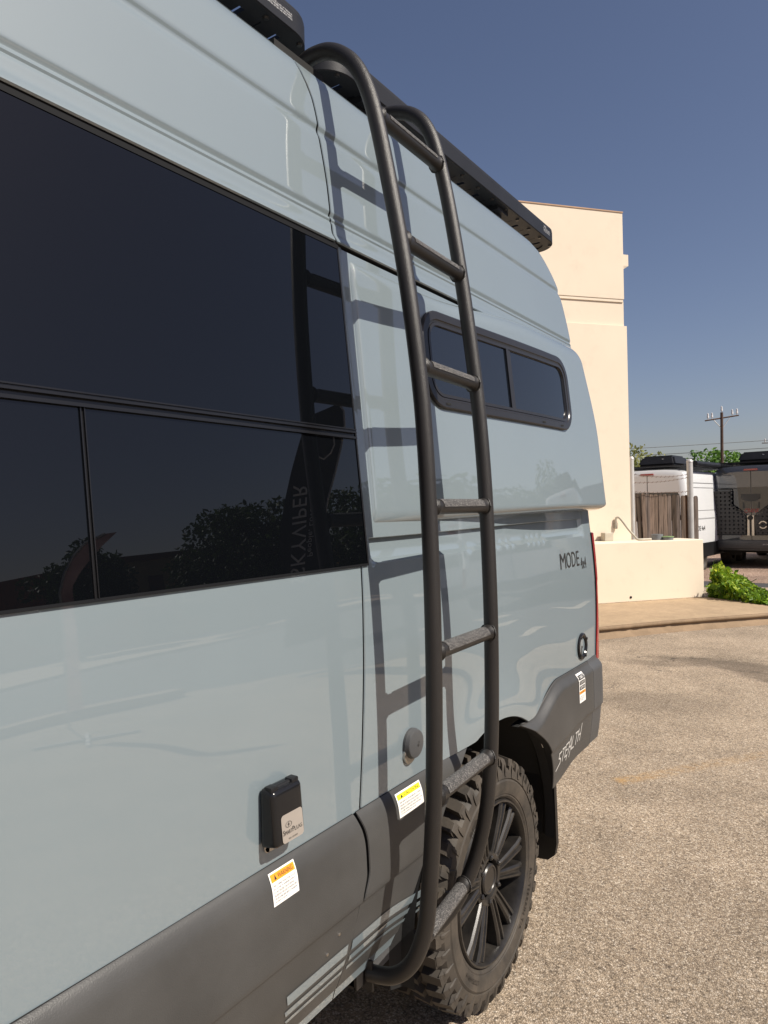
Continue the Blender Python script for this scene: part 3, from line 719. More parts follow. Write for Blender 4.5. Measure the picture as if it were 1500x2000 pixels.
mb.add([(-1.0, -.9, 2.676), (-1.0, 2.62, 2.676), (-1.78, 2.62, 2.65), (-1.78, -.9, 2.65)], [(0, 1, 2, 3)])
mb.go('far_side_panel', Pn, van, True, 40)
def stations(sts, prof):
    vs = []; fs = []; m = len(prof) * 2 - 1
    for (y, ws, zt) in sts:
        ring_ = []
        for (x, z) in prof:
            z2 = z if z < 1.0 else 1.0 + (z - 1.0) * max(.05, (zt - 1.0)) / 1.68
            ring_.append((x * ws, y, z2))
        vs += ring_ + [(-x, y_, z_) for (x, y_, z_) in reversed(ring_[:-1])]
    for i in range(len(sts) - 1):
        for j in range(m - 1): fs.append((i * m + j, i * m + j + 1, (i + 1) * m + j + 1, (i + 1) * m + j))
    fs.append(tuple(range(m))); fs.append(tuple(reversed([(len(sts) - 1) * m + j for j in range(m)]))); return vs, fs
SPR = [(.90, .45), (.985, .58), (1.0, .85), (1.0, 1.15), (.985, 1.42), (.935, 2.05), (.905, 2.35), (.88, 2.52), (.84, 2.60), (.72, 2.65), (.4, 2.675), (0, 2.68)]
vs, fs = stations([(0, 1, 2.68), (.5, .99, 2.62), (.95, .97, 2.30), (1.45, .95, 1.32), (1.9, .86, 1.05), (2.02, .7, .9)], SPR)
link('cab', [(x - 1, -.9 - y, z) for x, y, z in vs], [tuple(reversed(f)) for f in fs], Pn, van, True, 40)

# ------------------------------------------------------------------ wheel
def make_wheel(name, parent, full=True):
    wl = bpy.data.objects.new(name, None); C.objects.link(wl); wl.parent = parent; wl.empty_display_size = .1
    RT = .372
    mb = MB()
    side = [(-.262, .240), (-.272, .262), (-.278, .290), (-.272, .325), (-.255, .342), (-.235, .349), (-.135, .351), (-.035, .349), (-.015, .342), (.002, .328), (.0075, .308), (.0075, .3055), (.004, .304), (.0085, .297), (.008, .275), (.004, .258), (.0015, .2565), (.002, .252), (-.002, .246), (-.008, .240), (-.02, .236), (-.25, .236)]
    mb.lathe(side, seg=72, closed=True)
    N = 38
    def block(a0, a1, xa, xb, r0, r1, sk=0, r1b=None):
        vs = []
        for r_, ins in ((r0, 0), (r1, .004)):
            for (x, a) in ((xa, a0), (xb, a0 + sk), (xb, a1 + sk), (xa, a1)):
                rr = r_ if (r1b is None or x == xa or r_ == r0) else r1b
                xx = x + (ins if x == min(xa, xb) else -ins); aa = a + (ins / .37 if a in (a0, a0 + sk) else -ins / .37)
                vs.append((xx, rr * cos(aa), rr * sin(aa)))
        mb.add(vs, [(3, 2, 1, 0), (4, 5, 6, 7), (0, 1, 5, 4), (1, 2, 6, 5), (2, 3, 7, 6), (3, 0, 4, 7)])
    st = 2 * pi / N
    for k in range(N):
        a = k * st; j = .0 if k % 2 else .006
        # outer shoulder lugs that wrap down the sidewall
        ext = 0 if k % 2 else .010
        block(a, a + st * .62, -.062, -.006 + j, .342, RT, .02, RT - .008)
        block(a + .004, a + st * .62, -.012, .004, .318 - ext, RT - .010, .01, RT - .022)
        block(a + st * .10, a + st * .36, -.002, .0095, .312 - ext * .5, .346, .012, .335)
        block(a, a + st * .62, -.210, -.264 - j, .342, RT, -.02, RT - .008)
        block(a + st * .27, a + st * .76, -.130, -.076, .342, RT, .055)
        block(a + st * .57, a + st * 1.04, -.197, -.144, .342, RT, -.055)
    tyre = mb.go('tyre', M['rubber'], wl, False)
    me = tyre.data
    for i, p in enumerate(me.polygons): p.use_smooth = i < 72 * len(side)
    me.set_sharp_from_angle(angle=radians(32))
    # rim
    mb = MB()
    mb.lathe([(-.004, .2415), (.003, .238), (.003, .233), (-.006, .229), (-.020, .226), (-.06, .221), (-.2, .215), (-.24, .225)], seg=72)
    NS = 12
    for k in range(NS):
        a = 2 * pi * k / NS + .06 + (.07 if k % 2 else -.07)
        ca, sa = cos(a), sin(a)
        sec = [(-.5, -.040), (-.5, -.006), (-.36, .0), (-.2, .0), (-.12, -.007), (.12, -.007), (.2, .0), (.36, .0), (.5, -.006), (.5, -.040)]
        vs = []
        for (r_, wd, dx) in ((.060, .030, -.022), (.085, .030, -.016), (.13, .034, -.012), (.19, .040, -.008), (.226, .050, -.008)):
            for (t_, h) in sec:
                y, z = r_ * ca - t_ * wd * sa, r_ * sa + t_ * wd * ca; vs.append((dx + h * (1 if h > -.03 else 1), y, z))
        m = len(sec); mb.add(vs, [(i * m + j, i * m + j + 1, (i + 1) * m + j + 1, (i + 1) * m + j) for i in range(4) for j in range(m - 1)])
    mb.lathe([(-.05, .086), (-.022, .082), (-.018, .072), (-.020, .060), (-.032, .056)], seg=40)
    mb.lathe([(-.10, .225), (-.105, .09), (-.05, .085)], seg=40)
    mb.go('rim', M['rim'], wl, True, 30)
    if full:
        mb = MB(); mb.lathe([(-.045, .047), (-.022, .0455), (-.017, .042), (-.017, .037), (-.020, .035), (-.020, 0)], seg=40); mb.go('hub_cap', M['rim'], wl, True, 30)
        for k in range(6):
            mb = MB(); a = 2 * pi * k / 6 + .3; y, z = .066 * cos(a), .066 * sin(a); mb.tube([(-.04, y, z), (-.014, y, z), (-.010, y * .98, z * .98)], [.0085, .0085, .005], 6); mb.go('lug_nut', M['rim'], wl)
        mb = MB(); mb.lathe([(-.13, .17), (-.115, .17), (-.115, .06)], seg=40); mb.go('brake_disc', M['steel'], wl, True, 30)
        # raised sidewall lettering
        for (txt, ac, rr, h) in (('BFGoodrich', -.28, .2685, .021), ('ALL-TERRAIN T/A', 2.3, .270, .016), ('LT275/65R18', 4.0, .274, .012)):
            mb = MB(); vs, fs, asp = text_geo(txt, 1.1); wdt = asp * h
            P2 = []
            for (u, v) in vs:
                a = ac + (u - .5) * wdt / rr; r_ = rr + (v - .5) * h
                P2.append((.0092, r_ * sin(a), r_ * cos(a)))
            mb.add(P2, fs); mb.go('sidewall_lettering', M['rubber_trim'], wl)
    return wl
wh = make_wheel('wheel', van); wh.location = Vector((0.0, 2.0, .370)) - van.location; wh.rotation_euler = (.12, 0, 0)
def copy_tree(o, parent=None):
    c = o.copy(); C.objects.link(c)
    if parent is not None: c.parent = parent
    for ch in list(o.children): copy_tree(ch, c)
    return c
for (x, y, rz) in ((-2.0, 2.0, pi), (-.02, -1.66, 0), (-1.98, -1.66, pi)):
    c = copy_tree(wh); c.location = Vector((x, y, .37)) - van.location; c.rotation_euler = (0, 0, rz)
mb = MB(); mb.cyl((-1.8, 2.0, .37), (-.2, 2.0, .37), .06, 12); mb.cyl((-.5, 2.0, .37), (-.2, 2.0, .37), .1, 16); mb.go('axle', M['liner'], van)

# ------------------------------------------------------------------ fittings
# tail light
tl = skin('tail_light', lambda Y, z: S(Y, z) + .006 + .006 * ss((Y - 3.0) / .06), lambda z: 3.030 - .02 * ss((1.2 - z) / .3), lambda z: YE(z) + .012, .872, 1.408, 12, 30, M['red_lens'], van, .02)
# rear door edge line
mb = MB()
for z in [1.5 + .03 * k for k in range(36)]:
    pass
vsr = []
for k in range(40):
    z = 2.20 + .40 * k / 39; Y = YE(z) - .035; x = (S0(min(z, 2.56))) - corner(Y, z) + .0015
    vsr += [(x, Y - .0022, z), (x - .001, Y + .0022, z)]
mb.add(vsr, [(2 * k, 2 * k + 1, 2 * k + 3, 2 * k + 2) for k in range(39)]); mb.go('rear_door_seam', M['black_gap'], van)
# round charge-port cap
cap = partroot('round_cap', van)
cx0 = S(1.51, .932); mb = MB(); mb.lathe([(.0, .0375), (.008, .038), (.011, .0365), (.014, .036), (.018, .034), (.0195, .029), (.020, 0)], (cx0, 1.518, .938), 'x', 40); mb.go('lid', M['bumper'], cap, True, 30)
mb = MB(); mb.lathe([(.0, .027), (.006, .027), (.008, .024), (.008, 0)], (cx0, 1.507, .916), 'x', 32); mb.go('base', M['steel'], cap, True, 30)
mb = MB(); mb.lathe([(.0202, .0045), (.0208, .0035), (.0208, 0)], (cx0, 1.524, .934), 'x', 12); mb.lathe([(.0202, .0024), (.0206, 0)], (cx0, 1.527, .941), 'x', 8); mb.go('latch', M['ink'], cap)
# shore power inlet
inl = partroot('power_inlet', van)
b0 = S(1.0, .93)
ring('base', lambda Y, z: b0, (.984, 1.050, .876, .985, .012), [(0, -.002), (0, .003), (.0015, .004), (.034, .004), (.039, .004)], M['steel'], inl)
mb = MB(); quad(mb, lambda Y, z: (b0 + .0035, Y, z), .988, 1.046, .882, .98); mb.go('base', M['steel'], inl)
bm = bmesh.new(); bmesh.ops.create_cube(bm, size=1)
for v in bm.verts:
    Y = 1.018 + v.co.y * (.092 if v.co.x < 0 else .082); z = .950 + v.co.z * (.116 if v.co.x < 0 else .104); x = b0 + .003 + (v.co.x + .5) * (.032 if v.co.z > 0 else .040)
    v.co = (x, Y, z)
bmesh.ops.bevel(bm, geom=bm.edges[:], offset=.011, segments=4, profile=.6, affect='EDGES'); mb = MB(); mb.bm(bm); mb.go('lid', M['powder'] if False else M['gloss_trim'], inl, True, 40)
mb = MB(); mb.box((b0 + .010, .978, .995), (b0 + .030, .998, 1.010), .003); mb.box((b0 + .010, 1.036, .995), (b0 + .030, 1.056, 1.010), .003); mb.cyl((b0 + .02, .99, 1.002), (b0 + .02, 1.045, 1.002), .0055, 10); mb.go('hinge', M['rubber_trim'], inl, True, 40)
lx = lambda Y, z: (b0 + .0440 - (z - .905) * .09, Y, z)
bm = bmesh.new(); ri = rrect(.992, 1.052, .902, .954, .007, 5); mb = MB(); mb.add([lx(y, z) for y, z in ri], [tuple(range(len(ri)))]); bm.free(); mb.go('name_plate', M['label_silver'], inl)
mb = MB(); lx2 = lambda Y, z: (lx(Y, z)[0] + .0006, Y, z)
put_text(mb, 'S', lx2, .994, .999, .917, .9265); put_text(mb, 'MART', lx2, .9995, 1.0195, .917, .924); put_text(mb, 'P', lx2, 1.0205, 1.026, .917, .9265); put_text(mb, 'LUG', lx2, 1.0265, 1.048, .917, .924)
put_text(mb, '50A 125/250V', lx2, 1.008, 1.034, .9065, .9092)
for k in range(24):
    a0, a1 = 2 * pi * k / 24, 2 * pi * (k + 1) / 24
    mb.add([lx2(1.011 + r_ * 1.4 * cos(a), .934 + r_ * .9 * sin(a)) for r_, a in ((.0062, a0), (.0062, a1), (.0055, a1), (.0055, a0))], [(0, 1, 2, 3)])
mb.add([lx2(1.011 + a, .934 + b) for a, b in ((.002, .005), (-.0035, -.0005), (-.0002, -.0002), (-.002, -.005), (.0035, .0006), (.0004, .0004))], [(0, 1, 2), (0, 2, 5), (2, 3, 5), (3, 4, 5)])
mb.go('lettering', M['ink'], inl)
# stickers
def sticker(y0, y1, z0, z1, f, band, title, lines, bandmat):
    o = partroot('warning_sticker', van)
    up_ = lambda h: (lambda Y, z: (f(Y, z) + h, Y, z))
    mb = MB(); quad(mb, up_(.0012), y0, y1, z0, z1, 3, 8); mb.go('sheet', M['sticker'], o, True)
    w_, h_ = y1 - y0, z1 - z0; b0_, b1_ = z0 + band[0] * h_, z0 + band[1] * h_; m_ = .04 * w_
    mb = MB(); quad(mb, up_(.0016), y0 + m_, y1 - m_, b0_, b1_, 3, 3); mb.go('heading_band', bandmat, o, True)
    mb = MB(); g_ = up_(.0020); hh = b1_ - b0_
    put_text(mb, title, g_, y0 + .30 * w_, y1 - .12 * w_ if len(title) > 6 else y1 - .2 * w_, b0_ + .2 * hh, b1_ - .2 * hh)
    tx = y0 + .20 * w_; mb.add([g_(tx - .045 * w_, b0_ + .2 * hh), g_(tx + .045 * w_, b0_ + .2 * hh), g_(tx, b1_ - .15 * hh)], [(0, 1, 2)]); mb.go('heading', M['ink'], o)
    mb = MB(); n = len(lines); top = b0_ - .06 * h_; bot = z0 + .06 * h_; dz = (top - bot) / max(n, 1)
    for k, (s, frac) in enumerate(lines):
        za = top - dz * (k + 1) + dz * .22; put_text(mb, s, g_, y0 + .06 * w_, y0 + .06 * w_ + .88 * w_ * frac, za, za + dz * .62, res=1)
    mb.go('small_print', M['print_ink'], o); return o
CF = lambda Y, z: CL(Y, z)
sticker(.984, 1.056, .782, .8405, CF, (.72, .95), 'WARNING', [('THIS CONNECTION IS FOR 110-125V', 1), ('AC, 60 HZ, 50 AMPERE SUPPLY.', .95), ('DO NOT EXCEED CIRCUIT RATING.', .9), ('EXCEEDING THE CIRCUIT RATING MAY', 1), ('CAUSE A FIRE AND RESULT IN DEATH', .98), ('OR SERIOUS INJURY.', .55)], M['orange'])
sticker(1.424, 1.536, .786, .8405, CF, (.72, .93), 'CAUTION', [('OPEN WINDOW OR VENT BEFORE COOKING', .98), ('WATER SYSTEM MUST BE DRAINED IF', .93), ('FREEZING IS EXPECTED. KEEP THE DOOR', 1), ('CLOSED WHILE THE VAN IS MOVING', .94), ('TO AVOID PERSONAL INJURY', .7)], M['yellow'])
st3 = sticker(2.705, 2.775, .757, .868, lambda Y, z: RC(Y, z), (.30, .40), 'NOTICE', [('IN CASE OF EMERGENCY', .9), ('KEEP CLEAR OF THIS', .85), ('AREA. SEE MANUAL', .8), ('FOR DETAILS', .6)], M['orange'])
mb = MB(); g_ = lambda Y, z: (RC(Y, z) + .0020, Y, z)
for z in (.8575, .8375, .8175): quad(mb, g_, 2.711, 2.769, z - .0115, z + .0045, 2, 2)
mb.go('black_panel', M['ink'], st3)
mb = MB(); g_ = lambda Y, z: (RC(Y, z) + .0026, Y, z)
for z, s in ((.8495, 'CONNECT'), (.8295, 'DO NOT'), (.8095, 'REMOVE')): put_text(mb, s, g_, 2.718, 2.762, z, z + .010, res=1)
mb.go('panel_lettering', M['sticker'], st3)
# lettering on the body
mb = MB(); fS = lambda Y, z: (S(Y, z) + .0015, Y, z)
put_text(mb, 'M', fS, 2.634, 2.697, 1.284, 1.344); put_text(mb, 'O', fS, 2.703, 2.756, 1.283, 1.345); put_text(mb, 'D', fS, 2.765, 2.807, 1.284, 1.344); put_text(mb, 'E', fS, 2.818, 2.849, 1.284, 1.344)
put_text(mb, '4x4', fS, 2.864, 2.930, 1.268, 1.315, shear=0); o = mb.go('body_lettering', M['ink'], van)
mb = MB(); fR = lambda Y, z: (RC(Y, z) + .0015, Y, z)

def stroke(mb, f, pts, th):
    for (a, b) in zip(pts[:-1], pts[1:]):
        dy, dz = b[0] - a[0], b[1] - a[1]; L = hypot(dy, dz); ny, nz_ = -dz / L * th / 2, dy / L * th / 2; ey, ez = dy / L * th * .4, dz / L * th * .4
        mb.add([f(a[0] - ny - ey, a[1] - nz_ - ez), f(b[0] - ny + ey, b[1] - nz_ + ez), f(b[0] + ny + ey, b[1] + nz_ + ez), f(a[0] + ny - ey, a[1] + nz_ - ez)], [(0, 1, 2, 3)])
GL = {'S': [[(.95, 1), (.1, .92), (.1, .55), (.85, .42), (.85, .08), (-.35, -.35)]], 'T': [[(-.05, 1), (1.05, 1)], [(.5, 1), (.42, -.02)]],
      'E': [[(1.1, 1.05), (.05, 1), (0, 0), (.95, .02), (.80, -.34)], [(.05, .52), (.8, .52)]], 'A': [[(0, 0), (.1, .8), (.55, 1.25), (.9, .5), (.75, -.42)], [(.1, .45), (.85, .45)]],
      'L': [[(.1, 1.05), (.0, 0), (.95, .02)]], 'H': [[(.05, 1), (0, 0)], [(1.1, 1.32), (.95, -.05)], [(.05, .5), (1, .5)]]}
yy = 2.492
for ch in 'STEALTH':
    for st_ in GL[ch]: stroke(mb, fR, [(yy + .0275 * x + .010 * y, .578 + .034 * (yy - 2.49) / .25 + .044 * y) for x, y in st_], .0062)
    yy += .0362
mb.go('cladding_lettering', M['silver_ink'], van)
# round socket near the tail light
sk = partroot('round_socket', van)
x0 = S(2.83, .957); P0 = (x0, 2.832, .957)
mb = MB(); mb.lathe([(-.002, .054), (.006, .053), (.009, .048), (.008, .040), (.003, .036), (-.028, .032), (-.03, 0)], P0, 'x', 40); mb.go('bezel', M['gloss_trim'], sk, True, 30)
mb = MB(); mb.lathe([(-.03, .020), (-.002, .019), (.0, .015), (.0, 0)], (x0, 2.838, .962), 'x', 24); mb.box((x0 - .03, 2.825, .925), (x0 + .0, 2.838, .95)); mb.go('plug_core', M['cladding'], sk)
for a in (.6, 2.2, 3.9, 5.2):
    mb = MB(); mb.lathe([(.0, .006), (.012, .0055), (.013, 0)], (x0, 2.832 + .046 * cos(a), .957 + .046 * sin(a)), 'x', 10); mb.go('screw', M['ink'], sk)
# rivets on the front cladding, a white clip below the sill, and a sill bracket
for (Y, z) in ((1.168, .587), (1.205, .613)):
    mb = MB(); mb.lathe([(.0, .004), (.002, .003), (.0025, 0)], (CL(Y, z), Y, z), 'x', 10); mb.go('rivet', M['steel'], van)

# ------------------------------------------------------------------ roof racks
def make_rack(Y0, Y1, feet, capt):
    rk = partroot('roof_rack', van)
    xo, xi, rr = -.205, -1.80, .10; zb, zt = 2.742, 2.806
    def path(ins):
        pts = []
        for (cx, cy, a0) in ((xo - rr, Y1 - rr, 0), (xi + rr, Y1 - rr, 90), (xi + rr, Y0 + rr, 180), (xo - rr, Y0 + rr, 270)):
            for k in range(9):
                a = radians(a0 + 90 * k / 8); pts.append((cx + (rr - ins) * cos(a), cy + (rr - ins) * sin(a)))
        return pts
    sec = [(0, zb + .003), (0, zt - .012), (.0012, zt - .010), (.0012, zt - .004), (.003, zt), (.022, zt), (.022, zb + .012), (.045, zb + .012), (.045, zb), (.003, zb)]
    rings = [[(x, y, z) for (x, y) in path(ins)] for ins, z in sec]; n = len(rings[0]); m = len(sec)
    vs = [v for r_ in rings for v in r_]
    link('side_rail', vs, [(k * n + i, k * n + (i + 1) % n, ((k + 1) % m) * n + (i + 1) % n, ((k + 1) % m) * n + i) for k in range(m) for i in range(n)], M['rack'], rk, True, 30)
    L = Y1 - Y0 - .10; N = int(L / .0625); step = L / N; me = None
    for k in range(N):
        y = Y0 + .05 + step * (k + .5) + (.0035 if k % 2 else -.0035)
        if me is None:
            mb = MB(); hw = .0262; x0_, x1_ = xi + .03, xo - .030
            mb.add([(x, yy, z) for x in (x0_, x1_) for (yy, z) in ((-hw, 2.746), (hw, 2.746), (hw, 2.758), (-hw, 2.758))], [(0, 1, 5, 4), (1, 2, 6, 5), (2, 3, 7, 6), (3, 0, 4, 7), (0, 3, 2, 1), (4, 5, 6, 7)])
            o = mb.go('slat', M['rack'], rk); me = o.data
        else:
            o = bpy.data.objects.new('slat', me); C.objects.link(o); o.parent = rk
        o.location = (0, y, 0)
    nb = int(L / .125)
    for k in range(nb + 1):
        mb = MB(); y = Y0 + .06 + (Y1 - Y0 - .12) * k / nb; mb.lathe([(zb - .005, 0), (zb - .005, .006), (zb - .001, .0085), (zb + .001, .0085)], (xo - .022, y, 0), 'z', 10); mb.go('bolt', M['win_frame'], rk)
    for y in feet:
        mb = MB(); mb.box((-.36, y - .03, 2.63), (-.25, y + .03, 2.744)); mb.box((-.36, y - .05, 2.725), (-.23, y + .05, 2.7455)); mb.go('foot', M['rack'], rk)
    mb = MB(); g_ = lambda Y, z: (xo + .0008, Y, z); yc, s_ = capt
    put_text(mb, '! CAUTION', g_, yc, yc + .055 * s_, 2.783, 2.792, res=1)
    for k, s in enumerate(('DO NOT EXCEED THE RATED LOAD OF THE RACK', 'CHECK ALL THE FASTENERS BEFORE EVERY', 'TRIP AND RETIGHTEN AFTER THE FIRST DRIVE')): put_text(mb, s, g_, yc, yc + .135 * s_, 2.777 - .006 * k, 2.7813 - .006 * k, res=1)
    mb.go('caution_print', M['white_ink'], rk); return rk
make_rack(-.75, 1.482, (.0, .95), (1.235, 1.0))
make_rack(1.522, 3.25, (1.75, 2.68), (3.06, .55))

# ================================================================== LADDER
lad = thing('ladder', 'black tubular side ladder with gritty rungs hooked over the roof of the blue-grey camper van', 'ladder', (.05, 1.55, .40))
PL = [(-0.27, 1.405, 2.655), (-0.232, 1.405, 2.668), (-0.208, 1.405, 2.672), (-0.171, 1.405, 2.681), (-0.121, 1.405, 2.675), (-0.077, 1.405, 2.65), (-0.038, 1.405, 2.609), (-0.006, 1.405, 2.546), (0.022, 1.405, 2.451), (0.059, 1.405, 2.27), (0.09, 1.405, 2.095), (0.116, 1.405, 1.901), (0.132, 1.405, 1.734), (0.141, 1.405, 1.522), (0.145, 1.405, 1.287), (0.143, 1.405, 1.052), (0.134, 1.405, 0.815), (0.119, 1.405, 0.646), (0.104, 1.405, 0.546), (0.071, 1.4, 0.466), (0.02, 1.395, 0.42), (-0.046, 1.39, 0.407)]
PR = [(-.30, 1.735, 2.645), (-.24, 1.735, 2.672), (-.18, 1.735, 2.682), (-.113, 1.735, 2.668), (-.063, 1.735, 2.638), (-.03, 1.735, 2.594), (-.006, 1.735, 2.532), (.023, 1.735, 2.411), (.056, 1.735, 2.22), (.084, 1.735, 2.019), (.108, 1.735, 1.808), (.123, 1.735, 1.586), (.131, 1.735, 1.311), (.131, 1.735, 1.105), (.125, 1.735, .897), (.109, 1.734, .728), (.08, 1.728, .597), (.053, 1.71, .512), (.024, 1.68, .447), (-.008, 1.64, .405), (-.033, 1.595, .392), (-.065, 1.54, .403)]
RAD = .0195
def at_z(P, z):
    for a, b in zip(P[:-1], P[1:]):
        if a[2] >= z >= b[2] and a[0] > -.12: t = (a[2] - z) / (a[2] - b[2]); return Vector(a).lerp(Vector(b), t)
mb = MB(); mb.tube(catmull(PL, 6), RAD, 24); mb.go('rail', M['powder'], lad, True, 60)
mb = MB(); mb.tube(catmull(PR, 6), RAD, 24); mb.go('rail', M['powder'], lad, True, 60)
for k, (zl, zr) in enumerate(((2.478, 2.478), (2.165, 2.165), (1.862, 1.862), (1.533, 1.533), (1.198, 1.196), (.862, .862), (.512, .512))):
    a, b = at_z(PL, zl), at_z(PR, zr); d = (b - a).normalized()
    mb = MB(); n = 34; r0 = .0178
    mb.tube([a + (b - a) * (i / n) for i in range(n + 1)], r0, 22, True, lambda t: r0 + .0055 * exp(-(max(0, t - .055) / .022) ** 2) * (t > .05) - (.006 if t < .03 or t > .97 else 0) + .004 * exp(-(max(0, .945 - t) / .02) ** 2) * (t < .95))
    rung = mb.go('rung', M['powder'], lad, True, 60)
    up_ = Vector((.30, 0, .95)); up_ = (up_ - d * up_.dot(d)).normalized(); sd = d.cross(up_)
    mb = MB(); vs = []; m = 12; e0, e1 = .14, .86
    for i in range(2):
        p = a.lerp(b, (e0, e1)[i])
        for j in range(m + 1):
            an = radians(-72 + 144 * j / m); vs.append(p + (up_ * cos(an) + sd * sin(an)) * (r0 + .0014))
        for j in range(m + 1):
            an = radians(-72 + 144 * j / m); vs.append(p + (up_ * cos(an) + sd * sin(an)) * (r0 - .001))
    w_ = m + 1; fs = [(j, 2 * w_ + j, 2 * w_ + j + 1, j + 1) for j in range(m)] + [(j, j + 1, w_ + j + 1, w_ + j) for j in range(m)] + [(2 * w_ + j + 1, 2 * w_ + j, 3 * w_ + j, 3 * w_ + j + 1) for j in range(m)] + [(0, w_, 3 * w_, 2 * w_), (m, 2 * w_ + m, 3 * w_ + m, w_ + m)]
    link('grip_tape', vs, fs, M['grip'], rung, True, 40)
    for (p, s_, P_) in ((b, -1, PR),):         # weld bead round the joint
        mb = MB(); c0 = p + d * s_ * .0165; ring_ = []
        nn = 22
        for i in range(nn + 1):
            an = 2 * pi * i / nn; q = (Vector((1, 0, 0)) * cos(an) + d.cross(Vector((1, 0, 0))).normalized() * sin(an)); ring_.append(c0 + q * (r0 + .0045) + d * s_ * (.004 * (1 - abs(sin(an)))))
        mb.tube(ring_, .0022, 6, False, lambda t: .0022 + .0008 * sin(t * 90))
        mb.go('weld', M['powder'], rung, True, 60)
# end brackets on the sill and the plate between them
mb = MB()
mb.box((-.060, 1.345, .385), (-.052, 1.43, .438)); mb.box((-.12, 1.345, .385), (-.056, 1.435, .392)); mb.box((-.058, 1.378, .372), (-.030, 1.384, .445))
mb.go('bracket', M['powder'], lad)
mb = MB(); mb.box((-.068, 1.500, .372), (-.060, 1.60, .436)); mb.go('bracket', M['powder'], lad)
mb = MB(); mb.add([(-.05, 1.405, .418), (-.05, 1.520, .424), (-.05, 1.520, .392), (-.05, 1.405, .386), (-.056, 1.405, .418), (-.056, 1.520, .424), (-.056, 1.520, .392), (-.056, 1.405, .386)], [(0, 3, 2, 1), (4, 5, 6, 7), (0, 1, 5, 4), (1, 2, 6, 5), (2, 3, 7, 6), (3, 0, 4, 7)])
mb.go('sill_plate', M['bumper'], lad)
mb = MB(); bm = bmesh.new(); bmesh.ops.create_icosphere(bm, subdivisions=2, radius=.011)
for v in bm.verts: v.co = v.co * U(.8, 1.15) + Vector((-.045, 1.521, .402))
mb.bm(bm); mb.go('clip', M['label_silver'], lad, True)

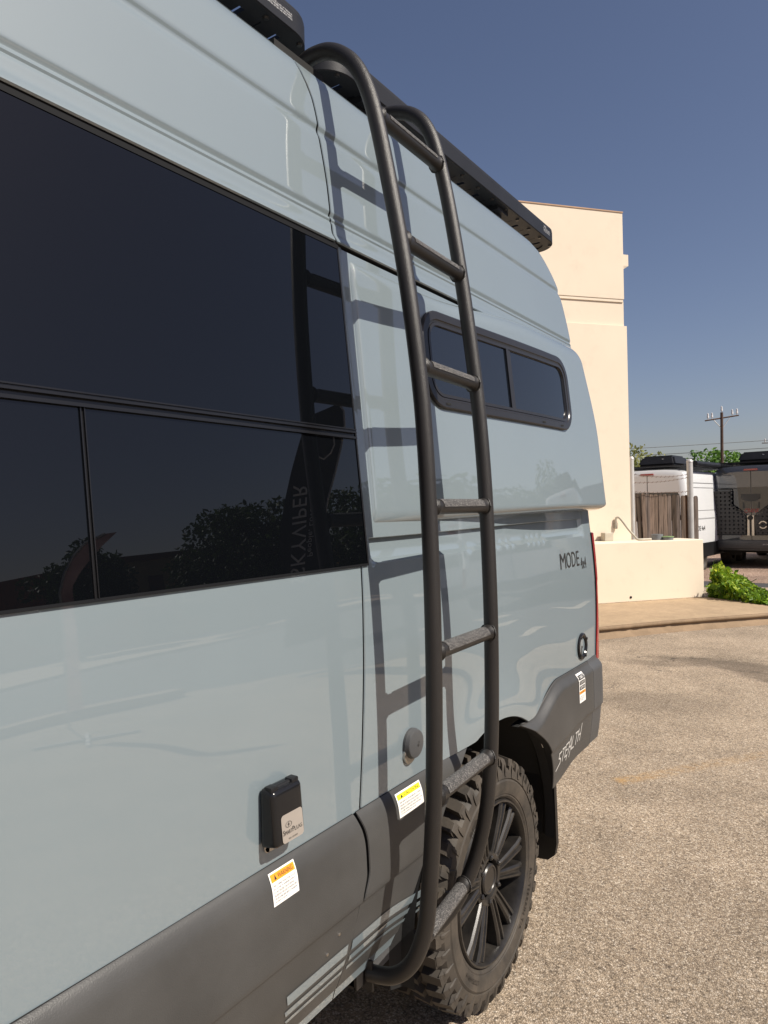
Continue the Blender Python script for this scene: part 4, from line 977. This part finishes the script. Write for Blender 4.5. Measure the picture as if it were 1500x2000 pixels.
# ================================================================== BACKGROUND VANS
def rear_van(name, label, body, frame_dx, loc, rz, dark, group='camper vans parked in the gravel yard'):
    r = thing(name, label, 'van', loc, group, local=True); r.rotation_euler = (0, 0, rz)
    vs, fs = stations([(0, .86, 2.50), (.015, .93, 2.58), (.07, .985, 2.66), (.25, 1, 2.68), (3.9, 1, 2.68), (4.3, .99, 2.62), (4.75, .97, 2.30), (5.25, .95, 1.32), (5.7, .86, 1.05), (5.82, .7, .9)], SPR)
    link('body', vs, fs, body, r, True, 40)
    Y = lambda z: .005 if z < 2.2 else .005 + (z - 2.2) * .03
    def panel(nm, pts, d, mat, th=.02):
        mb = MB(); n = len(pts); vs = [(x, -d, z) for x, z in pts] + [(x, -d + th, z) for x, z in pts]
        mb.add(vs, [tuple(range(n)), tuple(reversed(range(n, 2 * n)))] + [(i, n + i, n + (i + 1) % n, (i + 1) % n) for i in range(n)])
        return mb.go(nm, mat, r)
    panel('rear_window', [(-.80, 1.50), (-.02, 1.50), (-.02, 2.10), (-.73, 2.10), (-.78, 2.02)], .004, M['pane'])
    panel('rear_window', [(.02, 1.50), (.80, 1.50), (.78, 2.02), (.73, 2.10), (.02, 2.10)], .004, M['pane'])
    panel('door_seam', [(-.006, .62), (.006, .62), (.006, 2.56), (-.006, 2.56)], .006, M['black_gap'])
    panel('brake_light', [(-.17, 2.53), (.17, 2.53), (.15, 2.575), (-.15, 2.575)], .03, M['red_lens'], .06)
    for s in (-1, 1):
        panel('tail_light', [(s * a, z) for a, z in ((.90, .78), (.985, .78), (.975, 1.36), (.93, 1.36))][::s], .015, M['red_lens'], .06)
    lower = M['bumper'] if dark else M['rubber_trim']
    mb = MB(); mb.box((-1.0, -.10, .50), (1.0, .12, .72), .025); mb.go('bumper', lower, r, True, 40)
    mb = MB(); mb.box((-1.012, .35, .45), (-.985, 5.2, .80)); mb.box((.985, .35, .45), (1.012, 5.2, .80)); mb.go('cladding', lower, r)
    w0 = None
    for (x, y, rr_) in ((.86, 1.05, 0), (-.86, 1.05, pi), (.86, 4.75, 0), (-.86, 4.75, pi)):
        if BG.get('w') is None:
            mb = MB(); mb.lathe([(-.13, .22), (-.135, .30), (-.12, .36), (-.09, .375), (.09, .375), (.12, .36), (.135, .30), (.13, .23), (.09, .2), (.10, .06), (.12, .05), (.12, 0)], seg=28); BG['w'] = (mb.v, mb.f); o = mb.go('wheel', M['rubber'], r, True, 40); BG['m'] = o.data
        else:
            o = bpy.data.objects.new('wheel', BG['m']); C.objects.link(o); o.parent = r
        o.location = (x, y, .375); o.rotation_euler = (0, 0, rr_)
    mb = MB(); mb.box((-.75, .2, .38), (.75, 4.6, .46)); mb.go('underbody', M['liner'], r)
    mb = MB(); mb.box((-.62, .35, .52), (-.40, .38, .30)) if False else mb.box((-.66, .42, .30), (-.36, .44, .56)); mb.box((.36, .42, .30), (.66, .44, .56)); mb.go('mud_flap', M['rubber_trim'], r)
    # roof rack and air conditioner
    mb = MB()
    for s in (-.84, .84): mb.box((s - .02, .12, 2.74), (s + .02, 4.0, 2.79))
    for k in range(26): mb.box((-.82, .15 + .15 * k, 2.75), (.82, .23 + .15 * k, 2.77))
    mb.go('roof_rack', M['rack'], r)
    bm = bmesh.new(); bmesh.ops.create_cube(bm, size=1)
    for v in bm.verts: v.co = ((v.co.x * (.80 if v.co.z > 0 else .98)) + .0, 1.2 + v.co.y * (.9 if v.co.z > 0 else 1.15), 2.93 + v.co.z * (.26))
    bmesh.ops.bevel(bm, geom=bm.edges[:], offset=.05, segments=2, affect='EDGES'); mb = MB(); mb.bm(bm); mb.go('air_conditioner', M['rack'], r, True, 35)
    mb = MB(); mb.add([(x, .70, z) for x, z in ((.12, 2.90), (.19, 2.90), (.17, 2.97), (.13, 2.98))], [(0, 1, 2, 3)]); mb.go('emblem', M['white_ink'], r)
    for s in (-1, 1):
        mb = MB(); mb.box((s * 1.16 - .10, 4.35, 1.35), (s * 1.16 + .10, 4.45, 1.65), .03); mb.go('mirror', M['rubber_trim'], r, True)
    return r
BG = {}
wv = rear_van('white_van', 'white camper van seen from behind over the wooden fence, black box on its roof', M['white_paint'], 0, (-3.55, 18.5, -.30), -.12, False)
mb = MB(); mb.tube([(1.0, .5, 2.80), (1.0, 3.6, 2.80)], .07, 10); mb.go('awning', M['rack'], wv, True)
mb = MB(); fn = lambda u, v: (1.0065, u, v); put_text(mb, 'MODE 4x4', fn, .35, 1.2, 1.12, 1.24); mb.go('lettering', M['ink'], wv)
mb = MB()
for z in (1.42, 1.62, 2.2, 2.32): quad(mb, lambda u, v: ((1.0 if v < 1.45 else .985 - (v - 1.42) * .079) + .006, u, v), .15, 3.9, z, z + .012)
mb.go('side_moulding', M['grey_ink'], wv)
dv = rear_van('graphite_van', 'dark graphite camper van seen from behind with perforated black cargo boards on its rear doors', M['graphite_paint'], 0, (-1.47, 20.6, -.20), -.12, True)
def pegboard(pts, x0, x1, z0, z1):
    mb = MB(); s = .105; d0 = -.12; n = int((x1 - x0) / s); m = int((z1 - z0) / s)
    def inside(x, z):
        c = False
        for i in range(len(pts)):
            (xa, za), (xb, zb) = pts[i], pts[i - 1]
            if (za > z) != (zb > z) and x < (xb - xa) * (z - za) / (zb - za) + xa: c = not c
        return c
    h = s * .27
    for i in range(n):
        for j in range(m):
            cx, cz = x0 + (i + .5) * s, z0 + (j + .5) * s
            if not inside(cx, cz): continue
            o = [(cx - s / 2, cz - s / 2), (cx + s / 2, cz - s / 2), (cx + s / 2, cz + s / 2), (cx - s / 2, cz + s / 2)]
            q = [(cx, cz - h), (cx + h, cz), (cx, cz + h), (cx - h, cz)]
            vs = [(x, d0, z) for x, z in o] + [(x, d0, z) for x, z in q] + [(x, d0 + .02, z) for x, z in q]
            mb.add(vs, [(0, 1, 5, 4), (1, 2, 6, 5), (2, 3, 7, 6), (3, 0, 4, 7), (4, 5, 9, 8), (5, 6, 10, 9), (6, 7, 11, 10), (7, 4, 8, 11)])
    return mb
PA = [(-.97, .86), (-.12, .86), (-.10, 1.30), (-.14, 1.40), (-.47, 1.66), (-.47, 2.06), (-.97, 2.06)]
pegboard(PA, -.97, -.08, .86, 2.06).go('cargo_board', M['board'], dv)
pegboard([(-x, z) for x, z in PA], .13, .97, .86, 2.06).go('cargo_board', M['board'], dv)
for s in (-1, 1):
    mb = MB()
    for (a, b) in zip(PA, PA[1:] + PA[:1]):
        mb.tube([(s * a[0], -.12, a[1]), (s * b[0], -.12, b[1])], .012, 5)
    for (x, z) in ((-.8, .95), (-.8, 1.95), (-.25, .95)): mb.box((s * x - .02, -.12, z), (s * x + .02, .02, z + .03))
    mb.go('board_frame', M['rubber_trim'], dv)
mb = MB(); mb.box((-.09, -.07, .84), (-.035, -.03, 1.36)); mb.box((.02, -.07, .84), (.075, -.03, 1.36)); mb.go('door_strut', M['steel'], dv)
mb = MB(); mb.lathe([(-.10, 0), (-.10, .06), (-.02, .07)], (-.01, 0, 1.30), 'y', 20); mb.go('latch_knob', M['rubber_trim'], dv, True)
mb = MB()
for k in range(20):
    a = radians(25 + 310 * k / 20)
    if abs(cos(a)) > .93: continue
    a2 = radians(25 + 310 * (k + 1) / 20); mb.add([(.30 + r_ * cos(q), -.15, 1.12 + r_ * sin(q)) for r_, q in ((.10, a), (.10, a2), (.075, a2), (.075, a))], [(0, 1, 2, 3)])
mb.go('emblem_ring', M['steel'], dv)
fn = lambda u, v: (u, -.112, v)
mb = MB(); put_text(mb, 'STORYTELLER OVERLAND', fn, .28, .95, .600, .632); mb.go('lettering', M['white_ink'], dv)
fn = lambda u, v: (u, -.012, v)
mb = MB(); mb.add([fn(u, v) for u, v in ((-.24, 1.92), (.22, 1.92), (.22, 1.80), (.12, 1.74), (0, 1.72), (-.12, 1.74), (-.24, 1.80))], [tuple(range(7))])
mb.add([fn(u, v) for u, v in ((-.20, 1.72), (-.17, 1.70), (-.15, 1.56), (-.20, 1.54))], [(0, 1, 2, 3)]); mb.add([fn(u, v) for u, v in ((.20, 1.72), (.17, 1.70), (.15, 1.56), (.20, 1.54))], [(0, 1, 2, 3)])
mb.go('window_emblem', M['ink'], dv)
mb = MB(); put_text(mb, 'CRANK', fn, -.16, .19, 1.43, 1.54, shear=.02); mb.go('window_lettering', M['red_ink'], dv)
bx = thing('dark_van', 'far van with dark roof rack glimpsed between building corner and slim metal post', 'van', (-5.3, 25.5, -.2), None, local=True)
bx.rotation_euler = (0, 0, -.3)
vs, fs = stations([(0, .9, 2.55), (.1, 1, 2.66), (3.9, 1, 2.68), (4.75, .97, 2.30), (5.25, .95, 1.32), (5.8, .86, 1.05)], SPR); link('body', vs, fs, M['white_paint'], bx, True, 40)
mb = MB(); mb.box((-.8, .1, 2.72), (.8, 3.9, 2.80)); mb.box((-.5, .4, 2.8), (.5, 1.5, 3.0), .04); mb.go('roof_rack', M['rack'], bx)

# ================================================================== VEGETATION
def leaves(name, pts, size, mat, parent=None, asp=1.6, tone=None, up=0):
    vs = []; fs = []; tn = []
    for (x, y, z) in pts:
        s = size * U(.6, 1.3); d = Vector((U(-1, 1), U(-1, 1), U(-1, 1) + up)).normalized(); a = d.orthogonal().normalized(); a.rotate(Matrix.Rotation(U(0, 6.28), 3, d)); b = d.cross(a)
        p = Vector((x, y, z)); k = len(vs)
        vs += [p - a * s * asp * .5, p + b * s * .42 - a * s * .05 + d * s * .1, p + a * s * asp * .5, p - b * s * .42 - a * s * .05 + d * s * .1]; fs.append((k, k + 1, k + 2, k + 3))
        tn.append(R() if tone is None else tone(x, y, z))
    o = link(name, vs, fs, mat, parent, False)
    at = o.data.attributes.new('tone', 'FLOAT', 'FACE'); at.data.foreach_set('value', tn); return o
def tree(label, base, h, crown_r, n, size, mat, clumps, trunk_r=.12, name='tree', low=.35, group=None, spike=0):
    t_ = thing(name, label, 'tree', base, group); x0, y0, z0 = base; mb = MB(); top = h * .55
    mb.tube(catmull([(x0, y0, z0 - .1), (x0 + U(-.1, .1), y0, z0 + h * .2), (x0 + U(-.2, .2), y0 + U(-.2, .2), z0 + top)], 4), trunk_r, 8, True, lambda t: trunk_r * (1 - .6 * t))
    cl = []
    for k in range(clumps):
        a = U(0, 6.28); rr = crown_r * sqrt(U(.02, 1)) * .85; zz = z0 + h * U(low, 1.0 - .35 * (rr / crown_r) ** 2)
        c = Vector((x0 + rr * cos(a), y0 + rr * sin(a), zz)); cl.append((c, U(.18, .34) * crown_r))
        mb.tube(catmull([(x0, y0, z0 + h * U(.2, .5)), ((x0 + c.x) / 2, (y0 + c.y) / 2, (z0 + h * .35 + c.z) / 2 + .1), c], 3), .03, 5, False, lambda t: trunk_r * .35 * (1 - .85 * t))
    for k in range(spike):
        a = U(0, 6.28); b = Vector((x0 + crown_r * .4 * cos(a), y0 + crown_r * .4 * sin(a), z0 + h * .8)); e_ = b + Vector((U(-.2, .2), U(-.2, .2), h * U(.15, .38)))
        for q in range(5): cl.append((b.lerp(e_, q / 4), crown_r * .06))
    mb.go('trunk', M['bark'], t_, True)
    pts = []
    tot = sum(r_ ** 1.6 for _, r_ in cl)
    for c, r_ in cl:
        for k in range(int(n * r_ ** 1.6 / tot)):
            d = Vector((U(-1, 1), U(-1, 1), U(-.7, .7)))
            if d.length > 1: d.normalize(); d *= U(.6, 1)
            p = c + d * r_ * 1.15; pts.append(p[:])
    cz = z0 + h * .6
    leaves('crown', pts, size, mat, t_, 1.7, lambda x, y, z: max(0, min(1, .5 + .25 * (z - cz) / h + U(-.45, .45))))
    return t_
tree('airy olive-green tree rising behind the wooden fence next to the cream building', (-10.3, 37.5, 0), 4.55, 3.3, 11000, .13, M['leaf_mesquite'], 46, .14, 'mesquite_tree', .25, spike=3)
tree('bright green bushy tree behind the vans, left of the wooden utility pole', (-6.6, 45.5, 0), 4.1, 2.7, 5200, .17, M['leaf_green'], 26, .1, 'leafy_tree', .3)
hp = []
for k in range(5200):
    u = R(); x = -24 + 30 * u; hgt = 2.4 + .9 * sin(x * .7) + .5 * sin(x * 1.9); hp.append((x, 50 + U(-1.2, 1.2) + x * .1, U(.1, max(.6, hgt)) ** 1.0))
o = leaves('hedge', hp, .34, M['leaf_green']); o['kind'] = 'stuff'; o['label'] = 'far band of green scrub along the horizon behind the vans'

# ground-cover shrub at the end of the low wall
bush = thing('shrub', 'bright green leafy vine shrub spilling over pavement beside the low cream wall', 'shrub', (-.7, 11.7, 0))
def bush_h(u, v): return .56 * max(0, 1 - u) ** .75 * (1 - .35 * v * v) * (.88 + .12 * sin(u * 9 + v * 5))
cells = []; P0b, EU = Vector((-.955, 11.43)), Vector((.88, -.62)).normalized(); EV = Vector((-.02, 1)).normalized()
for k in range(5200):
    u, v = R(), U(-.1, 1); hh = bush_h(u, v)
    p = P0b + EU * (u * .98) + EV * (v * 1.5 + .02); z = .05 + hh * (U(.25, 1) ** .45) * 1.0
    f_ = U(-.03, .05); p -= EV * f_ * (1 if v < .15 and u > .2 else 0)
    if u < .22 and v < .35: z = min(z, .20)
    cells.append((p.x, p.y, z))
for k in range(900):
    p = P0b + EU * U(-.06, .22) + EV * U(.0, .9); cells.append((p.x, p.y, U(.06, .50) if (p - P0b).dot(EV) > .3 else U(.05, .3)))
for k in range(800):
    uu = U(-.09, .34); p = P0b + EU * uu + EV * U(.3, 1.1); cells.append((p.x, p.y, U(.08, .54 - .35 * max(0, uu)) + .04 * sin(uu * 40)))
for k in range(620):
    a = U(-.2, 1); p = P0b + EU * (.25 + a * .85) + EV * U(-.12, .12); cells.append((p.x, p.y, .14 + .14 * R() * (1.1 - a)))
leaves('foliage', cells, .058, M['leaf_vine'], bush, 1.25, lambda x, y, z: max(0, min(1, .25 + z * .7 + U(-.35, .4))), .5)
mb = MB()
for k in range(16):
    p = P0b + EU * U(.05, .7) + EV * U(.0, 1.2); q = p + EU * U(-.1, .25)
    mb.tube(catmull([(p.x, p.y, .02), (p.x, p.y, .25), (q.x, q.y, U(.25, .45))], 3), .004, 4, False)
for (du, h_) in ((.03, .66), (.10, .62)):
    p = P0b + EU * du + EV * .3; mb.tube(catmull([(p.x, p.y, .3), (p.x - .01, p.y, .6), (p.x + .02, p.y, h_)], 3), .004, 4, False)
mb.go('stem', M['leaf_vine'], bush)
strap = thing('strappy_plant', 'clump of long narrow grassy leaves poking out of the green shrub', 'plant', (-.68, 11.27, .1))
mb = MB()
for k in range(30):
    a = U(-.2, 3.4); L_ = U(.28, .48); b = Vector((-.72 + U(-.05, .05), 11.24 + U(-.04, .04), .10)); d = Vector((cos(a) * .8, -sin(a) * .45, 0)); wv_ = Vector((-d.y, d.x, 0)).normalized() * .008; vs = []
    for j in range(6):
        t = j / 5; p = b + d * L_ * t * .9 + Vector((0, 0, L_ * (1.5 * t - 1.05 * t * t))); ww = wv_ * (1 - t * .9); vs += [p - ww, p + ww]
    mb.add(vs, [(2 * j, 2 * j + 1, 2 * j + 3, 2 * j + 2) for j in range(5)])
o = mb.go('leaf', M['leaf_strap'], strap, True)
at = o.data.attributes.new('tone', 'FLOAT', 'FACE'); at.data.foreach_set('value', [R() for _ in o.data.polygons])

# utility poles
def pole(label, base, top, arm_dir, arm_w, r, ins):
    p = thing('utility_pole', label, 'utility pole', base); mb = MB(); mb.tube([base, (base[0] + (top[0] - base[0]) * .5, (base[1] + top[1]) / 2, (base[2] + top[2]) / 2), top], [r * 1.25, r * 1.1, r], 10); mb.go('pole', M['pole_wood'], p, True)
    c = Vector(top) - Vector((0, 0, .32)); d = Vector(arm_dir).normalized(); mb = MB(); a, b = c - d * arm_w, c + d * arm_w
    mb.tube([a, b], .04, 4)
    mb.go('crossarm', M['pole_wood'], p)
    mb = MB()
    for s in (-1, 1): mb.tube([c + d * s * arm_w * .48 + Vector((0, 0, -.05)), c - Vector((0, 0, .62))], .022, 5)
    mb.go('brace', M['galv'], p)
    for q in ins:
        mb = MB(); o_ = c + d * arm_w * q + Vector((0, 0, .05 if abs(q) > .05 else .33)); mb.lathe([(0, .02), (.06, .025), (.07, .055), (.16, .062), (.20, .045), (.26, .052), (.33, .04), (.36, 0)], o_, 'z', 10); mb.go('insulator', M['insulator'], p, True)
    return p
pole('tall dark wooden utility pole with a crossarm and white insulators behind the vans', (-5.82, 44.7, 0), (-5.74, 44.7, 6.66), (.83, .56, .14), .98, .078, (-.82, -.58, 0, .62, .9))
pole('short distant utility pole standing behind the roof of the dark graphite van', (-5.4, 72, 0), (-5.4, 72, 7.0), (.85, .5, 0), 1.3, .09, (-.8, .8))
mb = MB()
for (za, zb, sag) in ((5.75, 5.6, .35), (5.35, 5.2, .45), (4.95, 4.75, .4)):
    mb.tube([(-32 + 40 * t / 16, 48 + 4 * t / 16, za + (zb - za) * t / 16 - sag * 4 * (t / 16) * (1 - t / 16)) for t in range(17)], .018, 4, False)
tag(mb.go('overhead_wire', M['grey_ink']), 'thin overhead wires crossing the sky behind the wooden utility pole', 'wire')

# ================================================================== WHAT STANDS BEHIND THE CAMERA (seen in the glass and paint)
def polar(az, d, p0=(0, 1.0)): return (p0[0] + d * cos(radians(az)), p0[1] + d * sin(radians(az)))
def facade(name, label, a0, d0, a1, d1, h, depth, mat, trim=None, wins=(), awn=(), winh=(2.9, 3.5), p0=(0, .8)):
    b = thing(name, label, 'building', (*polar((a0 + a1) / 2, (d0 + d1) / 2, p0), 0)); p, q = Vector(polar(a0, d0, p0)), Vector(polar(a1, d1, p0)); e = (q - p); L = e.length; e.normalize(); n = Vector((e.y, -e.x))
    if n.dot(-p) < 0: n = -n
    def box(mb, u0, u1, n0, n1, z0, z1):
        cs = [p + e * u + n * k for u, k in ((u0, n0), (u1, n0), (u1, n1), (u0, n1))]; vs = [(c.x, c.y, z) for z in (z0, z1) for c in cs]
        mb.add(vs, [(0, 3, 2, 1), (4, 5, 6, 7), (0, 1, 5, 4), (1, 2, 6, 5), (2, 3, 7, 6), (3, 0, 4, 7)])
    mb = MB(); box(mb, 0, L, -depth, 0, 0, h); mb.go('wall', mat, b)
    if trim: mb = MB(); box(mb, -.1, L + .1, -depth, .15, h, h + .22); mb.go('cornice', trim, b)
    for (u, wd, z0, z1) in wins: mb = MB(); box(mb, u, u + wd, -.05, .04, z0, z1); mb.go('window', M['awning'], b)
    for (u, wd, z0, z1) in awn:
        mb = MB(); cs = lambda u_, k: p + e * u_ + n * k
        v = [cs(u, .02), cs(u + wd, .02), cs(u + wd, .9), cs(u, .9)]; mb.add([(v[0].x, v[0].y, z1), (v[1].x, v[1].y, z1), (v[2].x, v[2].y, z0), (v[3].x, v[3].y, z0), (v[0].x, v[0].y, z0), (v[1].x, v[1].y, z0)], [(0, 1, 2, 3), (3, 2, 5, 4), (0, 3, 4), (1, 5, 2)]); mb.go('awning', M['awning'], b)
        mb = MB(); box(mb, u + .2, u + wd - .2, -.05, .03, 0.1, z0 - .1); mb.go('shop_window', M['glass'], b)
    return b
facade('terracotta_building', 'terracotta flat-roofed building mirrored in the lower left window pane', 22, 34, 35.6, 28, 4.1, 8, M['brick_red'], None, [(4, 1.4, 1.6, 2.6), (7.5, 1.2, .3, 2.4)])
facade('tan_building', 'tan shop building with small square windows and awnings mirrored in the lower window', 35.4, 28, 52, 33, 3.9, 10, M['tan_wall'], M['tan_trim'], [(1.0, .6, 2.6, 3.25), (3.6, .65, 2.6, 3.25), (6.3, .6, 2.6, 3.25)], [(.4, 1.6, 1.7, 2.35), (3.0, 1.9, 1.7, 2.35), (5.6, 1.9, 1.7, 2.35)])
facade('yellow_building', 'ochre low building mirrored at the right end of the side window', 52, 36, 66, 40, 3.6, 10, M['tan_wall'], M['tan_trim'])
facade('grey_building', 'long grey industrial building mirrored in the rear of the camper van', 66, 42, 80, 40, 5.0, 10, M['grey_wall'])
facade('far_warehouse', 'blue-grey warehouse far away mirrored at the left edge of the window', 24, 70, 33, 62, 7.0, 10, M['grey_wall'])
for (az, d, h, cr, n, lb) in ((31.8, 25, 4.6, 1.7, 6000, 'smaller round dark tree mirrored in the lower left window pane'), (45.6, 24, 5.0, 2.7, 13000, 'broad dark-leaved tree mirrored in the lower right window pane'), (56.5, 25, 5.0, 2.4, 8000, 'dark tree mirrored beside the right window edge'), (64, 27, 4.8, 2.8, 8000, 'wide dark tree mirrored in the sleeping bulge')):
    x, y = polar(az, d, (0, .9)); tree(lb, (x, y, 0), h, cr, n, .13, M['leaf_dark'], 44, .15, 'dark_tree', .28)
def interp(pts, z):
    for (a, b) in zip(pts[:-1], pts[1:]):
        if a[1] <= z <= b[1]: return a[0] + (b[0] - a[0]) * (z - a[1]) / max(1e-6, b[1] - a[1])
    return pts[-1][0]
def flag(label, base, left, right, mat, facing, fat):
    f_ = thing('feather_flag', label, 'flag', base); e = Vector((-sin(facing), cos(facing), 0)); n = Vector((cos(facing), sin(facing), 0)); B = Vector(base)
    def pt(u, v): return B + e * u + n * (.03 * sin(v * 3) + .02 * sin(u * 9)) + Vector((0, 0, v))
    z0, z1 = left[0][1], left[-1][1]; vs = []; N = 40
    for k in range(N + 1):
        z = z0 + (z1 - z0) * (1 - (1 - k / N) ** 1.5); l, r_ = interp(left, z), interp(right, z)
        for j in range(5): vs.append(pt(l + (r_ - l) * j / 4, z))
    link('cloth', vs, [(k * 5 + j, k * 5 + j + 1, k * 5 + 6 + j, k * 5 + 5 + j) for k in range(N) for j in range(4)], mat, f_, True)
    side = 4 if fat else 0
    mb = MB(); mb.tube([B, Vector(vs[side]) - Vector((0, 0, .2))] + [Vector(vs[k * 5 + side]) for k in range(0, N + 1, 4)], .012, 6); mb.go('pole', M['galv'], f_)
    mb = MB(); mb.cyl(B - e * .4 + Vector((0, 0, .02)), B + e * .4 + Vector((0, 0, .02)), .02, 6); mb.cyl(B - n * .4 + Vector((0, 0, .02)), B + n * .4 + Vector((0, 0, .02)), .02, 6); mb.go('foot', M['galv'], f_)
    if fat:
        def vtxt(mb, s, za, zb, u0, u1, lean):       # reads upwards on the side that faces the van
            vv, ff, asp = text_geo(s, 1.05); mb.add([tuple(pt(u0 + (u1 - u0) * b + lean * a, za + (zb - za) * a) - n * .015) for a, b in vv], ff)
        mb = MB(); vtxt(mb, 'SKYVIPER', 1.60, 2.64, -.50, -.33, .20); mb.go('lettering', M['sticker'], f_)
        mb = MB(); vtxt(mb, 'People, Love Nature', 1.80, 2.68, -.29, -.21, .20); mb.go('lettering', M['sticker'], f_)
        mb = MB(); cz = 3.08
        sh = [(-.16, .10), (-.05, .15), (0, .12), (.05, .15), (.16, .10), (.15, -.04), (.09, -.13), (0, -.19), (-.09, -.13), (-.15, -.04), (-.16, .10)]
        stroke(mb, lambda u, v: tuple(pt(u, v) - n * .015), [(.10 + a, cz + b) for a, b in sh], .016); mb.go('emblem', M['sticker'], f_)
    return f_
x, y = polar(51.8, 6.6, (0, 1.2)); flag('black feather flag with white lettering mirrored at the right end of the side window', (x, y, 0), [(-.60, .5), (-.58, 1.9), (-.52, 2.2), (-.42, 2.5), (-.30, 2.8), (-.16, 3.1), (-.06, 3.3), (.06, 3.43), (.34, 3.5)], [(-.10, .5), (-.08, 1.9), (-.02, 2.2), (.10, 2.5), (.24, 2.8), (.36, 3.1), (.42, 3.3), (.42, 3.42), (.38, 3.5)], M['flag_black'], atan2(y - 1.2, x), True)
x, y = polar(32.2, 5.5, (0, .62)); flag('faded pink curved feather flag mirrored in the lower left window pane', (x, y, 0), [(-.12, .4), (-.12, 1.75), (-.05, 1.95), (.06, 2.10), (.17, 2.18), (.30, 2.21)], [(.0, .4), (-.02, 1.78), (.06, 1.90), (.17, 2.02), (.27, 2.11), (.40, 2.21)], M['flag_pink'], atan2(y - .62, x), False)
for i, (x, y, rz) in enumerate(((4.7, 12.6, -.25), (9.0, 18.5, -.5))):
    c = copy_tree(wv); c.location = (x, y, 0); c.rotation_euler = (0, 0, rz); c['label'] = ('white camper van mirrored in the sleeping bulge, nearer of two', 'white camper van mirrored in the sleeping bulge, farther of two')[i]; c['group'] = 'white vans mirrored in the paint'
# the lot on the far side: a road band, its kerb lines, an island
struct(link('road', [(x, y, .005) for x, y in ((6.5, -30), (13, -30), (13, 26), (.5, 26), (2.0, 7.2), (6.5, 6.2))], [(0, 1, 2, 3, 4, 5)], M['asphalt'], None, False))
struct(link('pavement', [(x, y, .006) for x, y in ((13.4, -30), (60, -30), (60, 40), (13.4, 40))], [(0, 1, 2, 3)], M['path'], None, False))
mb = MB(); mb.box((6.2, -30, 0), (6.42, 5.8, .13)); struct(mb.go('kerb', M['path']))
mb = MB(); mb.box((13.1, -30, 0), (13.3, 26, .13)); struct(mb.go('kerb', M['path']))
M['sun_dash_paint'] = simple('painted_sun_dash', (.40, .34, .27), .85, var=.3, vscale=5)  # pale colour standing in for sunlit gaps between shadows, mirrored in the rear quarter
for (x, y, a, L) in ((3.6, 9.7, .02, .42), (4.4, 11.0, .03, .5), (3.1, 11.4, .0, .45), (5.2, 13.6, .05, .6), (4.0, 14.0, .02, .6), (6.2, 16.6, .05, .7), (4.7, 17.4, .03, .9), (2.6, 8.7, .02, .35), (5.6, 10.6, .05, .5)):
    mb = MB(); d = Vector((sin(a), cos(a))); n_ = Vector((d.y, -d.x)); q = [Vector((x, y)) + d * u + n_ * v for u, v in ((-L, -.09), (-L * .4, -.13), (L * .3, -.10), (L, -.12), (L * 1.04, .10), (L * .2, .13), (-L * .5, .09), (-L * .96, .12))]
    mb.add([(p.x, p.y, .010) for p in q], [tuple(reversed(range(8)))]); struct(mb.go('sun_dash', M['sun_dash_paint']))
